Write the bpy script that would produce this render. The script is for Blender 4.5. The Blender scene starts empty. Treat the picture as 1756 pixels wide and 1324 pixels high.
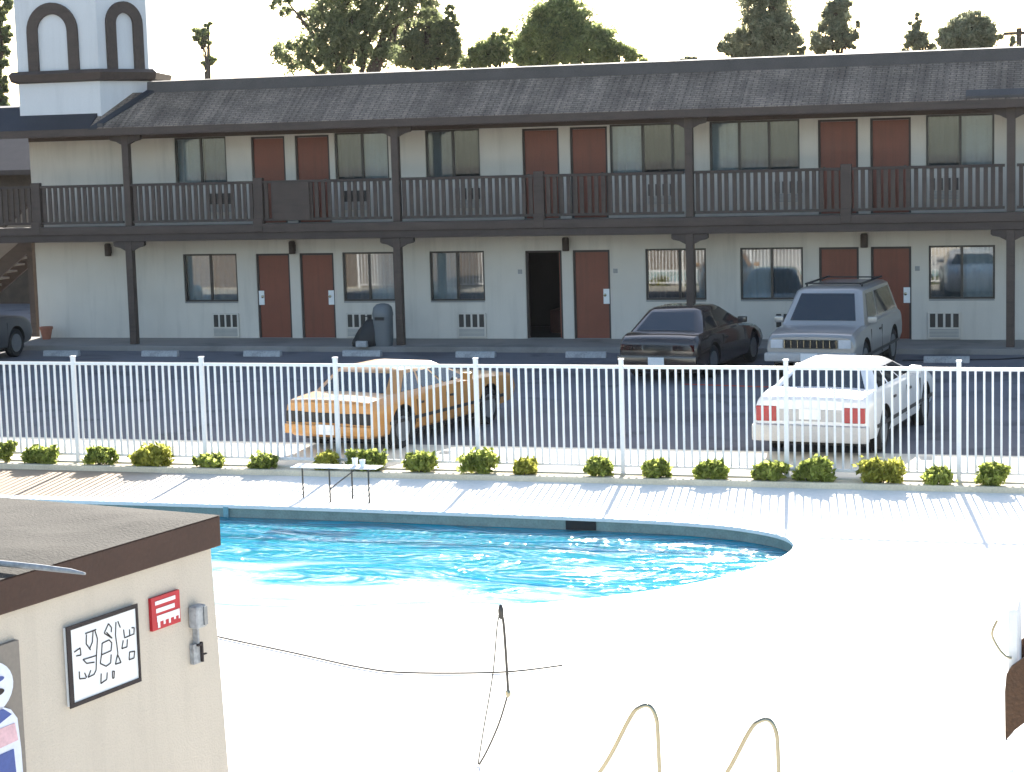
import bpy, bmesh, math, random
import numpy as np
from mathutils import Vector, Matrix
R = math.radians
HAZE = .00007
random.seed(7); rng = np.random.default_rng(7)
SC = bpy.context.scene
COL = SC.collection

# ------------------------------------------------------------------ camera
F_PX, YAW, PITCH, ROLL, EYE = 3394.0, .2996, .1233, .02837, 4.667
cF = Vector((-math.sin(YAW)*math.cos(PITCH), math.cos(YAW)*math.cos(PITCH), -math.sin(PITCH)))
_r = Vector((math.cos(YAW), math.sin(YAW), 0)); _u = _r.cross(cF)
cR = _r*math.cos(ROLL) - _u*math.sin(ROLL); cU = _u*math.cos(ROLL) + _r*math.sin(ROLL)
cam = bpy.data.cameras.new('camera'); camo = bpy.data.objects.new('camera', cam); COL.objects.link(camo)
cam.sensor_width = 36; cam.lens = F_PX/1756*36; cam.clip_start = .1; cam.clip_end = 3000
camo.matrix_world = Matrix(((cR.x, cU.x, -cF.x, 0), (cR.y, cU.y, -cF.y, 0), (cR.z, cU.z, -cF.z, EYE), (0, 0, 0, 1)))
SC.camera = camo
SC.render.resolution_x, SC.render.resolution_y = 1024, 772

# ------------------------------------------------------------------ light
SUN_EL, SUN_AZ = R(22.9), R(-8.9)          # azimuth measured from +Y towards +X
w = bpy.data.worlds.new('World'); SC.world = w; w.use_nodes = True
nt = w.node_tree; bg = nt.nodes['Background']
sky = nt.nodes.new('ShaderNodeTexSky'); sky.sky_type = 'NISHITA'; sky.sun_disc = False
sky.sun_elevation = SUN_EL; sky.sun_rotation = SUN_AZ; sky.air_density = 1.0; sky.dust_density = 1.3; sky.ozone_density = 1.0
nt.links.new(sky.outputs[0], bg.inputs[0]); bg.inputs[1].default_value = 0.10
sun = bpy.data.lights.new('sun', 'SUN'); sun.energy = 5.0; sun.angle = R(.8); sun.color = (1, .94, .84)
suno = bpy.data.objects.new('sun', sun); COL.objects.link(suno)
sdir = Vector((math.sin(SUN_AZ)*math.cos(SUN_EL), math.cos(SUN_AZ)*math.cos(SUN_EL), math.sin(SUN_EL)))
suno.rotation_euler = (-sdir).to_track_quat('-Z', 'Y').to_euler(); suno.location = (0, 30, 60)
vs = SC.view_settings; vs.view_transform = 'Standard'; vs.look = 'None'; vs.exposure = 1.85; vs.gamma = 1; vs.use_curve_mapping = False

# a photo pixel's ray, met with a plane that really stands there
def ray(px, py): return cF + cR*((px-878)/F_PX) - cU*((py-662)/F_PX)
def gnd(px, py, z=0.0):
    d = ray(px, py); t = (z-EYE)/d.z; return Vector((0, 0, EYE)) + d*t
def wal(px, py, Y):
    d = ray(px, py); return Vector((0, 0, EYE)) + d*(Y/d.y)

# ------------------------------------------------------------------ materials
def _nodes(name):
    m = bpy.data.materials.new(name); m.use_nodes = True
    t = m.node_tree; return m, t, t.nodes['Principled BSDF']
def N(t, kind, **kw):
    n = t.nodes.new(kind)
    for k, v in kw.items(): setattr(n, k, v)
    return n
def pm(name, col, var=.18, scale=6, rough=.7, bump=.0, metal=0., spec=.4, stretch=(1, 1, 1), fine=40, coat=0., streak=0., sscale=(5, 5, .35), blotch=0.):
    """plain painted / mineral surface: two noises shift the colour, a third drives a small bump"""
    m, t, b = _nodes(name); L = t.links.new
    tc = N(t, 'ShaderNodeTexCoord'); mp = N(t, 'ShaderNodeMapping'); mp.inputs['Scale'].default_value = stretch
    L(tc.outputs['Object'], mp.inputs[0])
    n1 = N(t, 'ShaderNodeTexNoise'); n1.inputs['Scale'].default_value = scale; n1.inputs['Detail'].default_value = 6
    n2 = N(t, 'ShaderNodeTexNoise'); n2.inputs['Scale'].default_value = fine; n2.inputs['Detail'].default_value = 3
    L(mp.outputs[0], n1.inputs[0]); L(mp.outputs[0], n2.inputs[0])
    mx = N(t, 'ShaderNodeMath', operation='ADD'); L(n1.outputs[0], mx.inputs[0]); L(n2.outputs[0], mx.inputs[1])
    cr = N(t, 'ShaderNodeMapRange'); cr.inputs[1].default_value = .6; cr.inputs[2].default_value = 1.4
    cr.inputs[3].default_value = 1-var; cr.inputs[4].default_value = 1+var; L(mx.outputs[0], cr.inputs[0])
    hs = N(t, 'ShaderNodeVectorMath', operation='SCALE'); hs.inputs[0].default_value = col[:3]; L(cr.outputs[0], hs.inputs['Scale'])
    out = hs.outputs[0]
    if streak:      # rain streaks and wear, stretched along one axis
        ms = N(t, 'ShaderNodeMapping'); ms.inputs['Scale'].default_value = sscale; L(tc.outputs['Object'], ms.inputs[0])
        n3 = N(t, 'ShaderNodeTexNoise'); n3.inputs['Scale'].default_value = 1.0; n3.inputs['Detail'].default_value = 7; n3.inputs['Roughness'].default_value = .65; L(ms.outputs[0], n3.inputs[0])
        r3 = N(t, 'ShaderNodeMapRange'); r3.inputs[1].default_value = .50; r3.inputs[2].default_value = .72; r3.inputs[3].default_value = 1; r3.inputs[4].default_value = 1-streak; L(n3.outputs[0], r3.inputs[0])
        h3 = N(t, 'ShaderNodeVectorMath', operation='SCALE'); L(out, h3.inputs[0]); L(r3.outputs[0], h3.inputs['Scale']); out = h3.outputs[0]
    if blotch:      # oil spots and patches with a shape of their own
        n4 = N(t, 'ShaderNodeTexNoise'); n4.inputs['Scale'].default_value = .7; n4.inputs['Detail'].default_value = 8; n4.inputs['Distortion'].default_value = .6; L(tc.outputs['Object'], n4.inputs[0])
        r4 = N(t, 'ShaderNodeMapRange'); r4.inputs[1].default_value = .54; r4.inputs[2].default_value = .66; r4.inputs[3].default_value = 1; r4.inputs[4].default_value = 1-blotch; L(n4.outputs[0], r4.inputs[0])
        h4 = N(t, 'ShaderNodeVectorMath', operation='SCALE'); L(out, h4.inputs[0]); L(r4.outputs[0], h4.inputs['Scale']); out = h4.outputs[0]
    L(out, b.inputs['Base Color'])
    b.inputs['Roughness'].default_value = rough; b.inputs['Metallic'].default_value = metal
    b.inputs['Specular IOR Level'].default_value = spec; b.inputs['Coat Weight'].default_value = coat
    b.inputs['Coat Roughness'].default_value = .06
    if bump:
        bp = N(t, 'ShaderNodeBump'); bp.inputs['Strength'].default_value = bump; bp.inputs['Distance'].default_value = .01
        L(n2.outputs[0], bp.inputs['Height']); L(bp.outputs[0], b.inputs['Normal'])
    return m
def shingle_mat(name, c1, c2, mortar, rowh=.14, brickw=.32):
    m, t, b = _nodes(name); L = t.links.new
    uv = N(t, 'ShaderNodeTexCoord'); br = N(t, 'ShaderNodeTexBrick')
    sep = N(t, 'ShaderNodeSeparateXYZ'); L(uv.outputs['Object'], sep.inputs[0])
    cmb = N(t, 'ShaderNodeCombineXYZ'); L(sep.outputs[0], cmb.inputs[0])
    ad = N(t, 'ShaderNodeMath', operation='ADD'); L(sep.outputs[1], ad.inputs[0]); L(sep.outputs[2], ad.inputs[1]); L(ad.outputs[0], cmb.inputs[1])
    L(cmb.outputs[0], br.inputs[0])
    br.inputs['Color1'].default_value = (*c1, 1); br.inputs['Color2'].default_value = (*c2, 1); br.inputs['Mortar'].default_value = (*mortar, 1)
    br.inputs['Scale'].default_value = 1; br.inputs['Mortar Size'].default_value = .012; br.inputs['Brick Width'].default_value = brickw
    br.inputs['Row Height'].default_value = rowh; br.inputs['Bias'].default_value = -.1
    n = N(t, 'ShaderNodeTexNoise'); n.inputs['Scale'].default_value = 1.3; n.inputs['Detail'].default_value = 8; L(uv.outputs['Object'], n.inputs[0])
    n2 = N(t, 'ShaderNodeTexNoise'); n2.inputs['Scale'].default_value = 30; n2.inputs['Detail'].default_value = 4; L(uv.outputs['Object'], n2.inputs[0])
    ml = N(t, 'ShaderNodeMath', operation='MULTIPLY'); L(n.outputs[0], ml.inputs[0]); L(n2.outputs[0], ml.inputs[1])
    mr = N(t, 'ShaderNodeMapRange'); mr.inputs[1].default_value = .12; mr.inputs[2].default_value = .4; mr.inputs[3].default_value = .6; mr.inputs[4].default_value = 1.4
    L(ml.outputs[0], mr.inputs[0])
    mp = N(t, 'ShaderNodeMapping'); mp.inputs['Scale'].default_value = (9, .3, .3); L(uv.outputs['Object'], mp.inputs[0])
    n3 = N(t, 'ShaderNodeTexNoise'); n3.inputs['Scale'].default_value = 1.0; n3.inputs['Detail'].default_value = 5; L(mp.outputs[0], n3.inputs[0])
    m3 = N(t, 'ShaderNodeMapRange'); m3.inputs[1].default_value = .35; m3.inputs[2].default_value = .65; m3.inputs[3].default_value = .74; m3.inputs[4].default_value = 1.2; L(n3.outputs[0], m3.inputs[0])
    mm = N(t, 'ShaderNodeMath', operation='MULTIPLY'); L(mr.outputs[0], mm.inputs[0]); L(m3.outputs[0], mm.inputs[1])
    sc = N(t, 'ShaderNodeVectorMath', operation='SCALE'); L(br.outputs['Color'], sc.inputs[0]); L(mm.outputs[0], sc.inputs['Scale'])
    L(sc.outputs[0], b.inputs['Base Color']); b.inputs['Roughness'].default_value = .9; b.inputs['Specular IOR Level'].default_value = .2
    bp = N(t, 'ShaderNodeBump'); bp.inputs['Strength'].default_value = .6; bp.inputs['Distance'].default_value = .02
    L(n2.outputs[0], bp.inputs['Height']); L(bp.outputs[0], b.inputs['Normal'])
    return m
def leaf_mat(name, dark, light, trans=.35):
    m, t, b = _nodes(name); L = t.links.new
    tc = N(t, 'ShaderNodeTexCoord'); n = N(t, 'ShaderNodeTexNoise'); n.inputs['Scale'].default_value = .9; n.inputs['Detail'].default_value = 5
    L(tc.outputs['Object'], n.inputs[0])
    gi = N(t, 'ShaderNodeNewGeometry')
    ad = N(t, 'ShaderNodeMath', operation='MULTIPLY_ADD'); L(gi.outputs['Random Per Island'], ad.inputs[0]); ad.inputs[1].default_value = .5; L(n.outputs[0], ad.inputs[2])
    cr = N(t, 'ShaderNodeValToRGB'); cr.color_ramp.elements[0].position = .45; cr.color_ramp.elements[0].color = (*dark, 1)
    cr.color_ramp.elements[1].position = 1.0; cr.color_ramp.elements[1].color = (*light, 1); L(ad.outputs[0], cr.inputs[0])
    L(cr.outputs[0], b.inputs['Base Color']); b.inputs['Roughness'].default_value = .65; b.inputs['Specular IOR Level'].default_value = .25
    tr = N(t, 'ShaderNodeBsdfTranslucent'); L(cr.outputs[0], tr.inputs[0])
    mx = N(t, 'ShaderNodeMixShader'); mx.inputs[0].default_value = trans
    L(b.outputs[0], mx.inputs[1]); L(tr.outputs[0], mx.inputs[2]); L(mx.outputs[0], t.nodes['Material Output'].inputs[0])
    return m
def glass_mat(name, tint=(.75, .8, .8), refl=.10):
    m, t, b = _nodes(name); L = t.links.new; t.nodes.remove(b)
    tr = N(t, 'ShaderNodeBsdfTransparent'); tr.inputs[0].default_value = (*tint, 1)
    gl = N(t, 'ShaderNodeBsdfGlossy'); gl.inputs['Roughness'].default_value = .02
    n = N(t, 'ShaderNodeTexNoise'); n.inputs['Scale'].default_value = .9; tc = N(t, 'ShaderNodeTexCoord'); L(tc.outputs['Object'], n.inputs[0])
    bp = N(t, 'ShaderNodeBump'); bp.inputs['Strength'].default_value = .05; bp.inputs['Distance'].default_value = .01
    L(n.outputs[0], bp.inputs['Height']); L(bp.outputs[0], gl.inputs['Normal'])
    fr = N(t, 'ShaderNodeFresnel'); fr.inputs[0].default_value = 1.5
    ad = N(t, 'ShaderNodeMath', operation='ADD'); L(fr.outputs[0], ad.inputs[0]); ad.inputs[1].default_value = refl
    mx = N(t, 'ShaderNodeMixShader'); L(ad.outputs[0], mx.inputs[0]); L(tr.outputs[0], mx.inputs[1]); L(gl.outputs[0], mx.inputs[2])
    L(mx.outputs[0], t.nodes['Material Output'].inputs[0]); return m

M = {}
M['stucco'] = pm('stucco_white', (.575, .535, .475), .09, 1.2, .9, .35, fine=60, streak=.16, sscale=(3.5, 3.5, .3))
M['tower'] = pm('stucco_tower', (.66, .66, .66), .05, 1.0, .9, .3, fine=50, streak=.10, sscale=(3, 3, .3))
M['brown'] = pm('brown_timber_paint', (.072, .051, .041), .22, 3, .65, .25, fine=45, streak=.3, sscale=(1.2, 9, 9))
M['brown2'] = pm('brown_timber_dark', (.056, .040, .033), .22, 3, .65, .25)
M['door'] = pm('door_red_brown', (.175, .046, .024), .14, 2, .45, .1, streak=.22, sscale=(9, 9, .5))
M['dframe'] = pm('door_frame_dark', (.04, .028, .024), .15, 4, .6)
M['alu'] = pm('window_frame_bronze', (.045, .042, .04), .12, 8, .4, metal=.4)
M['alugrey'] = pm('window_frame_grey', (.22, .23, .24), .12, 8, .4, metal=.5)
M['glass'] = glass_mat('window_glass', (.80, .84, .86), .05)
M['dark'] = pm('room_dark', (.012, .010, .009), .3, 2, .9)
M['bed'] = pm('bed_cover_red', (.035, .010, .008), .3, 5, .9)
M['shingle'] = shingle_mat('roof_shingles', (.26, .20, .155), (.215, .165, .128), (.115, .09, .07), .11, .26)
M['cap'] = pm('roof_cap_felt', (.085, .076, .072), .25, 2, .85, .4)
M['felt'] = pm('roof_blue_grey_felt', (.026, .027, .034), .18, 2, .6, .3)
M['gravel'] = pm('roof_gravel_felt', (.025, .022, .0185), .55, 3.5, .95, .9, fine=55)
M['asphalt'] = pm('asphalt', (.155, .153, .165), .25, .5, .9, .5, spec=.25, fine=70, blotch=.35)
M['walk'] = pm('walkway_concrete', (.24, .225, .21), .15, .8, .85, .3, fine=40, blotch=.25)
M['sunlit_strip'] = pm('pale_sunlit_paving', (.66, .60, .49), .14, .7, .9, .3)  # pale tone stands in for sunlight on the lot strip; plinth shares it
M['kerb'] = pm('kerb_concrete', (.70, .61, .46), .2, 3, .9, .4)
M['soil'] = pm('planting_bed_gravel', (.60, .52, .38), .35, 5, .95, .8)
M['stop'] = pm('wheel_stop_white', (.34, .345, .35), .4, 7, .85, .3)
M['white'] = pm('fence_white_paint', (.80, .80, .80), .05, 5, .45, .1)
M['plaster'] = pm('pool_plaster', (.05, .30, .42), .15, 1, .6)
M['tile'] = pm('pool_wall_tile', (.22, .30, .285), .25, 6, .5, .3)
M['chrome'] = pm('polished_steel', (.30, .275, .20), .1, 6, .22, metal=1.)
M['dkmetal'] = pm('dark_metal', (.06, .058, .055), .2, 8, .45, metal=.5)
M['rubber'] = pm('tyre_rubber', (.018, .018, .019), .2, 9, .8, .2)
M['black'] = pm('black_plastic', (.015, .015, .016), .2, 6, .55)
M['grey'] = pm('grey_plastic', (.13, .14, .145), .08, 3, .5)
M['paper'] = pm('white_paper', (.75, .76, .76), .05, 6, .8)
M['carglass'] = pm('car_glass', (.018, .024, .030), .15, 2, .04, spec=.9)
M['redlamp'] = pm('tail_lamp_red', (.30, .010, .012), .15, 12, .15, spec=.6)
M['darklamp'] = pm('tail_lamp_smoked', (.05, .006, .006), .2, 9, .12, spec=.7)
M['headlamp'] = pm('headlamp_glass', (.55, .57, .60), .1, 9, .1, spec=.8)
M['bark'] = pm('bark', (.075, .055, .04), .35, 4, .95, .8)
M['brick'] = pm('terracotta', (.33, .13, .08), .2, 5, .85, .3)
M['creamwall'] = pm('shed_stucco', (.52, .46, .385), .07, 1.1, .9, .5, fine=90, streak=.08, sscale=(6, 6, .6))
M['shedfascia'] = pm('shed_fascia_brown', (.046, .020, .012), .22, 3, .7, .3)
M['greybrown'] = pm('grey_brown_door', (.20, .175, .15), .12, 2, .7)
M['red'] = pm('sign_red', (.42, .012, .022), .1, 9, .5)
M['ink'] = pm('sign_ink', (.03, .022, .022), .3, 14, .8)
M['wicker'] = pm('brown_wicker', (.075, .036, .016), .35, 30, .7, .8)
M['cushion'] = pm('white_cushion', (.75, .74, .72), .06, 4, .9)
M['blue'] = pm('print_blue', (.035, .07, .26), .15, 5, .5)
M['pink'] = pm('print_pink', (.60, .38, .42), .2, 9, .5)
M['printwhite'] = pm('print_white', (.62, .65, .75), .08, 5, .5)
M['tan'] = pm('car_paint_tan', (.42, .205, .055), .07, 2, .4, coat=.5)
M['carwhite'] = pm('car_paint_white', (.72, .71, .69), .04, 2, .3, coat=.6)
M['cardark'] = pm('car_paint_dark', (.040, .030, .026), .15, 2, .25, coat=.8)
M['carsilver'] = pm('car_paint_silver', (.31, .305, .295), .06, 2, .35, metal=.35, coat=.6)
M['cargrey'] = pm('car_paint_grey', (.095, .095, .10), .08, 2, .4, metal=.3, coat=.5)
M['bumpergrey'] = pm('bumper_grey', (.42, .41, .40), .12, 5, .45)
M['redpaint'] = pm('road_paint_red', (.42, .05, .02), .4, 3, .8)
M['hill'] = pm('dry_ground', (.16, .14, .11), .3, .05, .95)
M['green_dark'] = leaf_mat('foliage_dark', (.15, .18, .10), (.32, .35, .17), .7)
M['green_mid'] = leaf_mat('foliage_mid', (.16, .20, .09), (.38, .42, .17), .7)
M['green_pale'] = leaf_mat('foliage_pale', (.21, .23, .15), (.42, .42, .27), .7)
M['green_bush'] = leaf_mat('foliage_bush', (.12, .17, .035), (.58, .63, .17), .72)
M['green_yellow'] = leaf_mat('foliage_yellow', (.18, .20, .035), (.68, .66, .15), .72)

# deck: pale concrete, with an older tan pour at its far left
def deck_mat():
    m, t, b = _nodes('pool_deck_concrete'); L = t.links.new
    tc = N(t, 'ShaderNodeTexCoord'); s = N(t, 'ShaderNodeSeparateXYZ'); L(tc.outputs['Object'], s.inputs[0])
    n = N(t, 'ShaderNodeTexNoise'); n.inputs['Scale'].default_value = .8; n.inputs['Detail'].default_value = 6; L(tc.outputs['Object'], n.inputs[0])
    n2 = N(t, 'ShaderNodeTexNoise'); n2.inputs['Scale'].default_value = 12; n2.inputs['Detail'].default_value = 5; L(tc.outputs['Object'], n2.inputs[0])
    a = N(t, 'ShaderNodeMath', operation='MULTIPLY_ADD'); L(n.outputs[0], a.inputs[0]); a.inputs[1].default_value = 2.4; L(s.outputs[0], a.inputs[2])
    mr = N(t, 'ShaderNodeMapRange'); L(a.outputs[0], mr.inputs[0]); mr.inputs[1].default_value = -13.2; mr.inputs[2].default_value = -10.2
    mx = N(t, 'ShaderNodeMix', data_type='RGBA'); L(mr.outputs[0], mx.inputs[0])
    mx.inputs[6].default_value = (.40, .29, .195, 1); mx.inputs[7].default_value = (.86, .825, .76, 1)
    mr2 = N(t, 'ShaderNodeMapRange'); L(n2.outputs[0], mr2.inputs[0]); mr2.inputs[3].default_value = .84; mr2.inputs[4].default_value = 1.12
    sc = N(t, 'ShaderNodeVectorMath', operation='SCALE'); L(mx.outputs[2], sc.inputs[0]); L(mr2.outputs[0], sc.inputs['Scale'])
    L(sc.outputs[0], b.inputs['Base Color']); b.inputs['Roughness'].default_value = .85
    return m
M['deck'] = deck_mat()
def water_mat():
    """lit water body: scattering cyan, blended to pale along the near side; ripples only in the normal"""
    m, t, b = _nodes('pool_water'); L = t.links.new
    b.inputs['Roughness'].default_value = .09; b.inputs['IOR'].default_value = 1.33
    b.inputs['Subsurface Weight'].default_value = 1.0; b.inputs['Subsurface Radius'].default_value = (.5, .8, 1.0); b.inputs['Subsurface Scale'].default_value = .6
    tc = N(t, 'ShaderNodeTexCoord'); s = N(t, 'ShaderNodeSeparateXYZ'); L(tc.outputs['Object'], s.inputs[0])
    mp = N(t, 'ShaderNodeMapping'); mp.inputs['Scale'].default_value = (.45, 1.25, 1); L(tc.outputs['Object'], mp.inputs[0])
    n = N(t, 'ShaderNodeTexNoise'); n.inputs['Scale'].default_value = 1.0; n.inputs['Detail'].default_value = 4; n.inputs['Distortion'].default_value = 1.3; L(mp.outputs[0], n.inputs[0])
    n2 = N(t, 'ShaderNodeTexNoise'); n2.inputs['Scale'].default_value = 6; n2.inputs['Detail'].default_value = 3; L(mp.outputs[0], n2.inputs[0])
    a = N(t, 'ShaderNodeMath', operation='MULTIPLY_ADD'); L(n2.outputs[0], a.inputs[0]); a.inputs[1].default_value = .06; L(n.outputs[0], a.inputs[2])
    bp = N(t, 'ShaderNodeBump'); bp.inputs['Strength'].default_value = 1.0; bp.inputs['Distance'].default_value = .34
    L(a.outputs[0], bp.inputs['Height']); L(bp.outputs[0], b.inputs['Normal'])
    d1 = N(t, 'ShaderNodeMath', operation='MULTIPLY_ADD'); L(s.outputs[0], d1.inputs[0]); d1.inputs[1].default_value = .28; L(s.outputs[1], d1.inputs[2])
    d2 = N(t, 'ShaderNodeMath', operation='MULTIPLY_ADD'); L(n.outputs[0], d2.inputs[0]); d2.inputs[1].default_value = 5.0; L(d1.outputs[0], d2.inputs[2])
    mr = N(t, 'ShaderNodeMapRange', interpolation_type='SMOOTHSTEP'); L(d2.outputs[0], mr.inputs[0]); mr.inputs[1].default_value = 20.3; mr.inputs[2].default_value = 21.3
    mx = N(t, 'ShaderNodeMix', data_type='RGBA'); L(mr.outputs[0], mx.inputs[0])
    mx.inputs[6].default_value = (.55, .80, .84, 1); mx.inputs[7].default_value = (.016, .30, .42, 1)  # pale mix along the near side, its edge shifted by noise
    L(mx.outputs[2], b.inputs['Base Color'])
    return m
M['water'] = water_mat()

# ------------------------------------------------------------------ mesh helpers
class MB:
    def __init__(s): s.v = []; s.f = []
    def add(s, vs, fs):
        k = len(s.v); s.v += [tuple(p) for p in vs]; s.f += [tuple(i+k for i in f) for f in fs]; return s
    def box(s, x0, x1, y0, y1, z0, z1):
        return s.add([(x0,y0,z0),(x1,y0,z0),(x1,y1,z0),(x0,y1,z0),(x0,y0,z1),(x1,y0,z1),(x1,y1,z1),(x0,y1,z1)],
                     [(0,3,2,1),(4,5,6,7),(0,1,5,4),(1,2,6,5),(2,3,7,6),(3,0,4,7)])
    def obox(s, c, ax, ay, az):
        c, ax, ay, az = map(Vector, (c, ax, ay, az))
        P = [c+ax*i+ay*j+az*k for k in (-1,1) for i, j in ((-1,-1),(1,-1),(1,1),(-1,1))]
        return s.add(P, [(0,3,2,1),(4,5,6,7),(0,1,5,4),(1,2,6,5),(2,3,7,6),(3,0,4,7)])
    def beam(s, a, b, wx, wz, up=(0,0,1)):
        a, b = Vector(a), Vector(b); d = (b-a); h = d.length/2; d.normalize(); side = d.cross(Vector(up))
        if side.length < 1e-4: side = d.cross(Vector((0,1,0)))
        side.normalize(); u = side.cross(d)
        return s.obox((a+b)/2, d*h, side*wx/2, u*wz/2)
    def loft(s, rings, cap=True):
        k = len(s.v); n = len(rings[0])
        for r in rings: s.v += [tuple(p) for p in r]
        for i in range(len(rings)-1):
            for j in range(n):
                a = k+i*n+j; b = k+i*n+(j+1) % n; s.f.append((a, b, b+n, a+n))
        if cap:
            s.f.append(tuple(k+j for j in range(n))[::-1]); s.f.append(tuple(k+(len(rings)-1)*n+j for j in range(n)))
        return s
    def prism(s, pts, axis, a, b):
        """extrude a 2-D outline along an axis: 'x' -> pts are (y,z), 'y' -> (x,z), 'z' -> (x,y)"""
        mk = {'x': lambda p, t: (t, p[0], p[1]), 'y': lambda p, t: (p[0], t, p[1]), 'z': lambda p, t: (p[0], p[1], t)}[axis]
        return s.loft([[mk(p, a) for p in pts], [mk(p, b) for p in pts]])
    def tube(s, pts, r, n=8, cap=True):
        pts = [Vector(p) for p in pts]; rings = []; prev = None
        rr = r if isinstance(r, (list, tuple)) else [r]*len(pts)
        for i, p in enumerate(pts):
            d = (pts[min(i+1, len(pts)-1)] - pts[max(i-1, 0)]).normalized()
            if prev is None:
                u = d.cross(Vector((0,0,1)));
                if u.length < .05: u = d.cross(Vector((1,0,0)))
            else: u = prev - d*prev.dot(d)
            u.normalize(); prev = u; v = d.cross(u)
            rings.append([p + (u*math.cos(2*math.pi*k/n) + v*math.sin(2*math.pi*k/n))*rr[i] for k in range(n)])
        return s.loft(rings, cap)
    def lathe(s, prof, c=(0,0,0), axis='z', n=20):
        rings = []
        for r, h in prof:
            q = []
            for k in range(n):
                a = 2*math.pi*k/n; x, y = r*math.cos(a), r*math.sin(a)
                q.append({'z': (c[0]+x, c[1]+y, c[2]+h), 'x': (c[0]+h, c[1]+x, c[2]+y), 'y': (c[0]+x, c[1]+h, c[2]+y)}[axis])
            rings.append(q)
        return s.loft(rings)
WL = {}
def wloc(o): return WL.get(o.name, Vector((0,0,0)))
def build(mb, name, mat, parent=None, smooth=0, bevel=0, local=False):
    """link the collected shape as ONE mesh object; coordinates are world unless local"""
    off = Vector((0,0,0)) if (parent is None or local) else wloc(parent)
    me = bpy.data.meshes.new(name); me.from_pydata([(p[0]-off.x, p[1]-off.y, p[2]-off.z) for p in mb.v], [], mb.f); me.update()
    bm = bmesh.new(); bm.from_mesh(me)
    bmesh.ops.recalc_face_normals(bm, faces=bm.faces)
    if bevel:
        ed = [e for e in bm.edges if len(e.link_faces) == 2 and e.calc_face_angle(0) > R(35)]
        bmesh.ops.bevel(bm, geom=ed, offset=bevel, segments=1 if bevel < .012 else 2, affect='EDGES', profile=.6, clamp_overlap=True)
    bm.to_mesh(me); bm.free()
    if mat: me.materials.append(mat)
    if smooth:
        me.polygons.foreach_set('use_smooth', [True]*len(me.polygons)); me.set_sharp_from_angle(angle=R(smooth))
    o = bpy.data.objects.new(name, me); COL.objects.link(o)
    if parent: o.parent = parent; WL[o.name] = wloc(parent) if not local else Vector((0,0,0))
    return o
def empty(name, loc, rz=0):
    o = bpy.data.objects.new(name, None); COL.objects.link(o); o.location = loc; o.rotation_euler.z = rz; o.empty_display_size = .3
    WL[o.name] = Vector(loc); return o
def tag(o, label=None, cat=None, group=None, kind=None):
    if label: o['label'] = label
    if cat: o['category'] = cat
    if group: o['group'] = group
    if kind: o['kind'] = kind
    return o
def children(o): return [c for c in bpy.data.objects if c.parent == o]
def copy_tree(o, parent=None):
    c = o.copy(); COL.objects.link(c)
    if parent: c.parent = parent
    for ch in children(o): copy_tree(ch, c)
    return c
def struct(mb, name, mat, **k): return tag(build(mb, name, mat, **k), kind='structure')

# ------------------------------------------------------------------ ground, lot, deck, pool
DZ = -.08                                   # the pool deck lies a kerb below the lot
WY = 43.58                                  # face of the motel's room wall
DX0, DX1, DY0, DY1 = -40, 16, 1.0, 26.2
g = MB()
for x0, x1, y0, y1 in ((-900, 900, 80, 1500), (-900, DX0, -300, 80), (DX1, 900, -300, 80), (DX0, DX1, -300, DY0)):
    g.add([(x0,y0,-.25),(x1,y0,-.25),(x1,y1,-.25),(x0,y1,-.25)], [(0,1,2,3)])
struct(g, 'ground', M['hill'])
struct(MB().box(-60, 40, 28.75, 80, -.3, 0), 'parking_lot', M['asphalt'])
struct(MB().box(-60, 40, 26.665, 28.75, -.3, .002), 'sunlit_strip', M['sunlit_strip'])  # sunlight put into the colour; far edge laid on the motel's shadow line
struct(MB().box(-60, 40, 26.545, 26.664, -.3, .006), 'fence_plinth', M['sunlit_strip'], bevel=.01)
struct(MB().box(-60, 40, 26.285, 26.544, -.3, -.015), 'planting_bed', M['soil'])
struct(MB().box(-60, 40, DY1, 26.284, -.3, 0), 'kerb', M['kerb'], bevel=.015)
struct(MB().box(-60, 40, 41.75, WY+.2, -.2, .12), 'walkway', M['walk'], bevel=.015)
tag(build(MB().add([(-7.9,36.4,.004),(-5.0,35.9,.004),(-5.0,36.05,.004),(-7.9,36.55,.004)], [(0,1,2,3)]), 'painted_line', M['redpaint']), kind='structure')

pool_pts = [(-19.02, 23.60), (-16.58, 23.80), (-13.65, 23.82), (-10.44, 23.82), (-7.41, 23.73), (-5.75, 23.64), (-4.78, 23.49), (-4.15, 23.23), (-3.73, 22.87),
            (-3.53, 22.38), (-3.55, 21.80), (-3.75, 21.12), (-4.19, 20.34), (-4.83, 19.65), (-5.66, 19.07), (-6.73, 18.63), (-8.19, 18.38), (-11.70, 18.34), (-16.58, 18.43), (-19.02, 18.73), (-20.09, 19.70), (-20.29, 21.46), (-19.99, 22.82)]
def smooth_loop(pts, k=3):
    n = len(pts); out = []
    for i in range(n):
        p0, p1, p2, p3 = (Vector((*pts[(i+j-1) % n], 0)) for j in range(4))
        for s in range(k):
            t = s/k
            out.append(tuple((.5*((2*p1)+(-p0+p2)*t+(2*p0-5*p1+4*p2-p3)*t*t+(-p0+3*p1-3*p2+p3)*t**3))[:2]))
    return out
PL = smooth_loop(pool_pts)
bm = bmesh.new()
def loop_edges(bm, pts, z):
    v = [bm.verts.new((x, y, z)) for x, y in pts]; return [bm.edges.new((v[i], v[(i+1) % len(v)])) for i in range(len(v))]
e = loop_edges(bm, [(DX0,DY0),(DX1,DY0),(DX1,DY1),(DX0,DY1)], DZ) + loop_edges(bm, PL, DZ)
bmesh.ops.triangle_fill(bm, use_beauty=True, edges=e)
bmesh.ops.recalc_face_normals(bm, faces=bm.faces)
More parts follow.
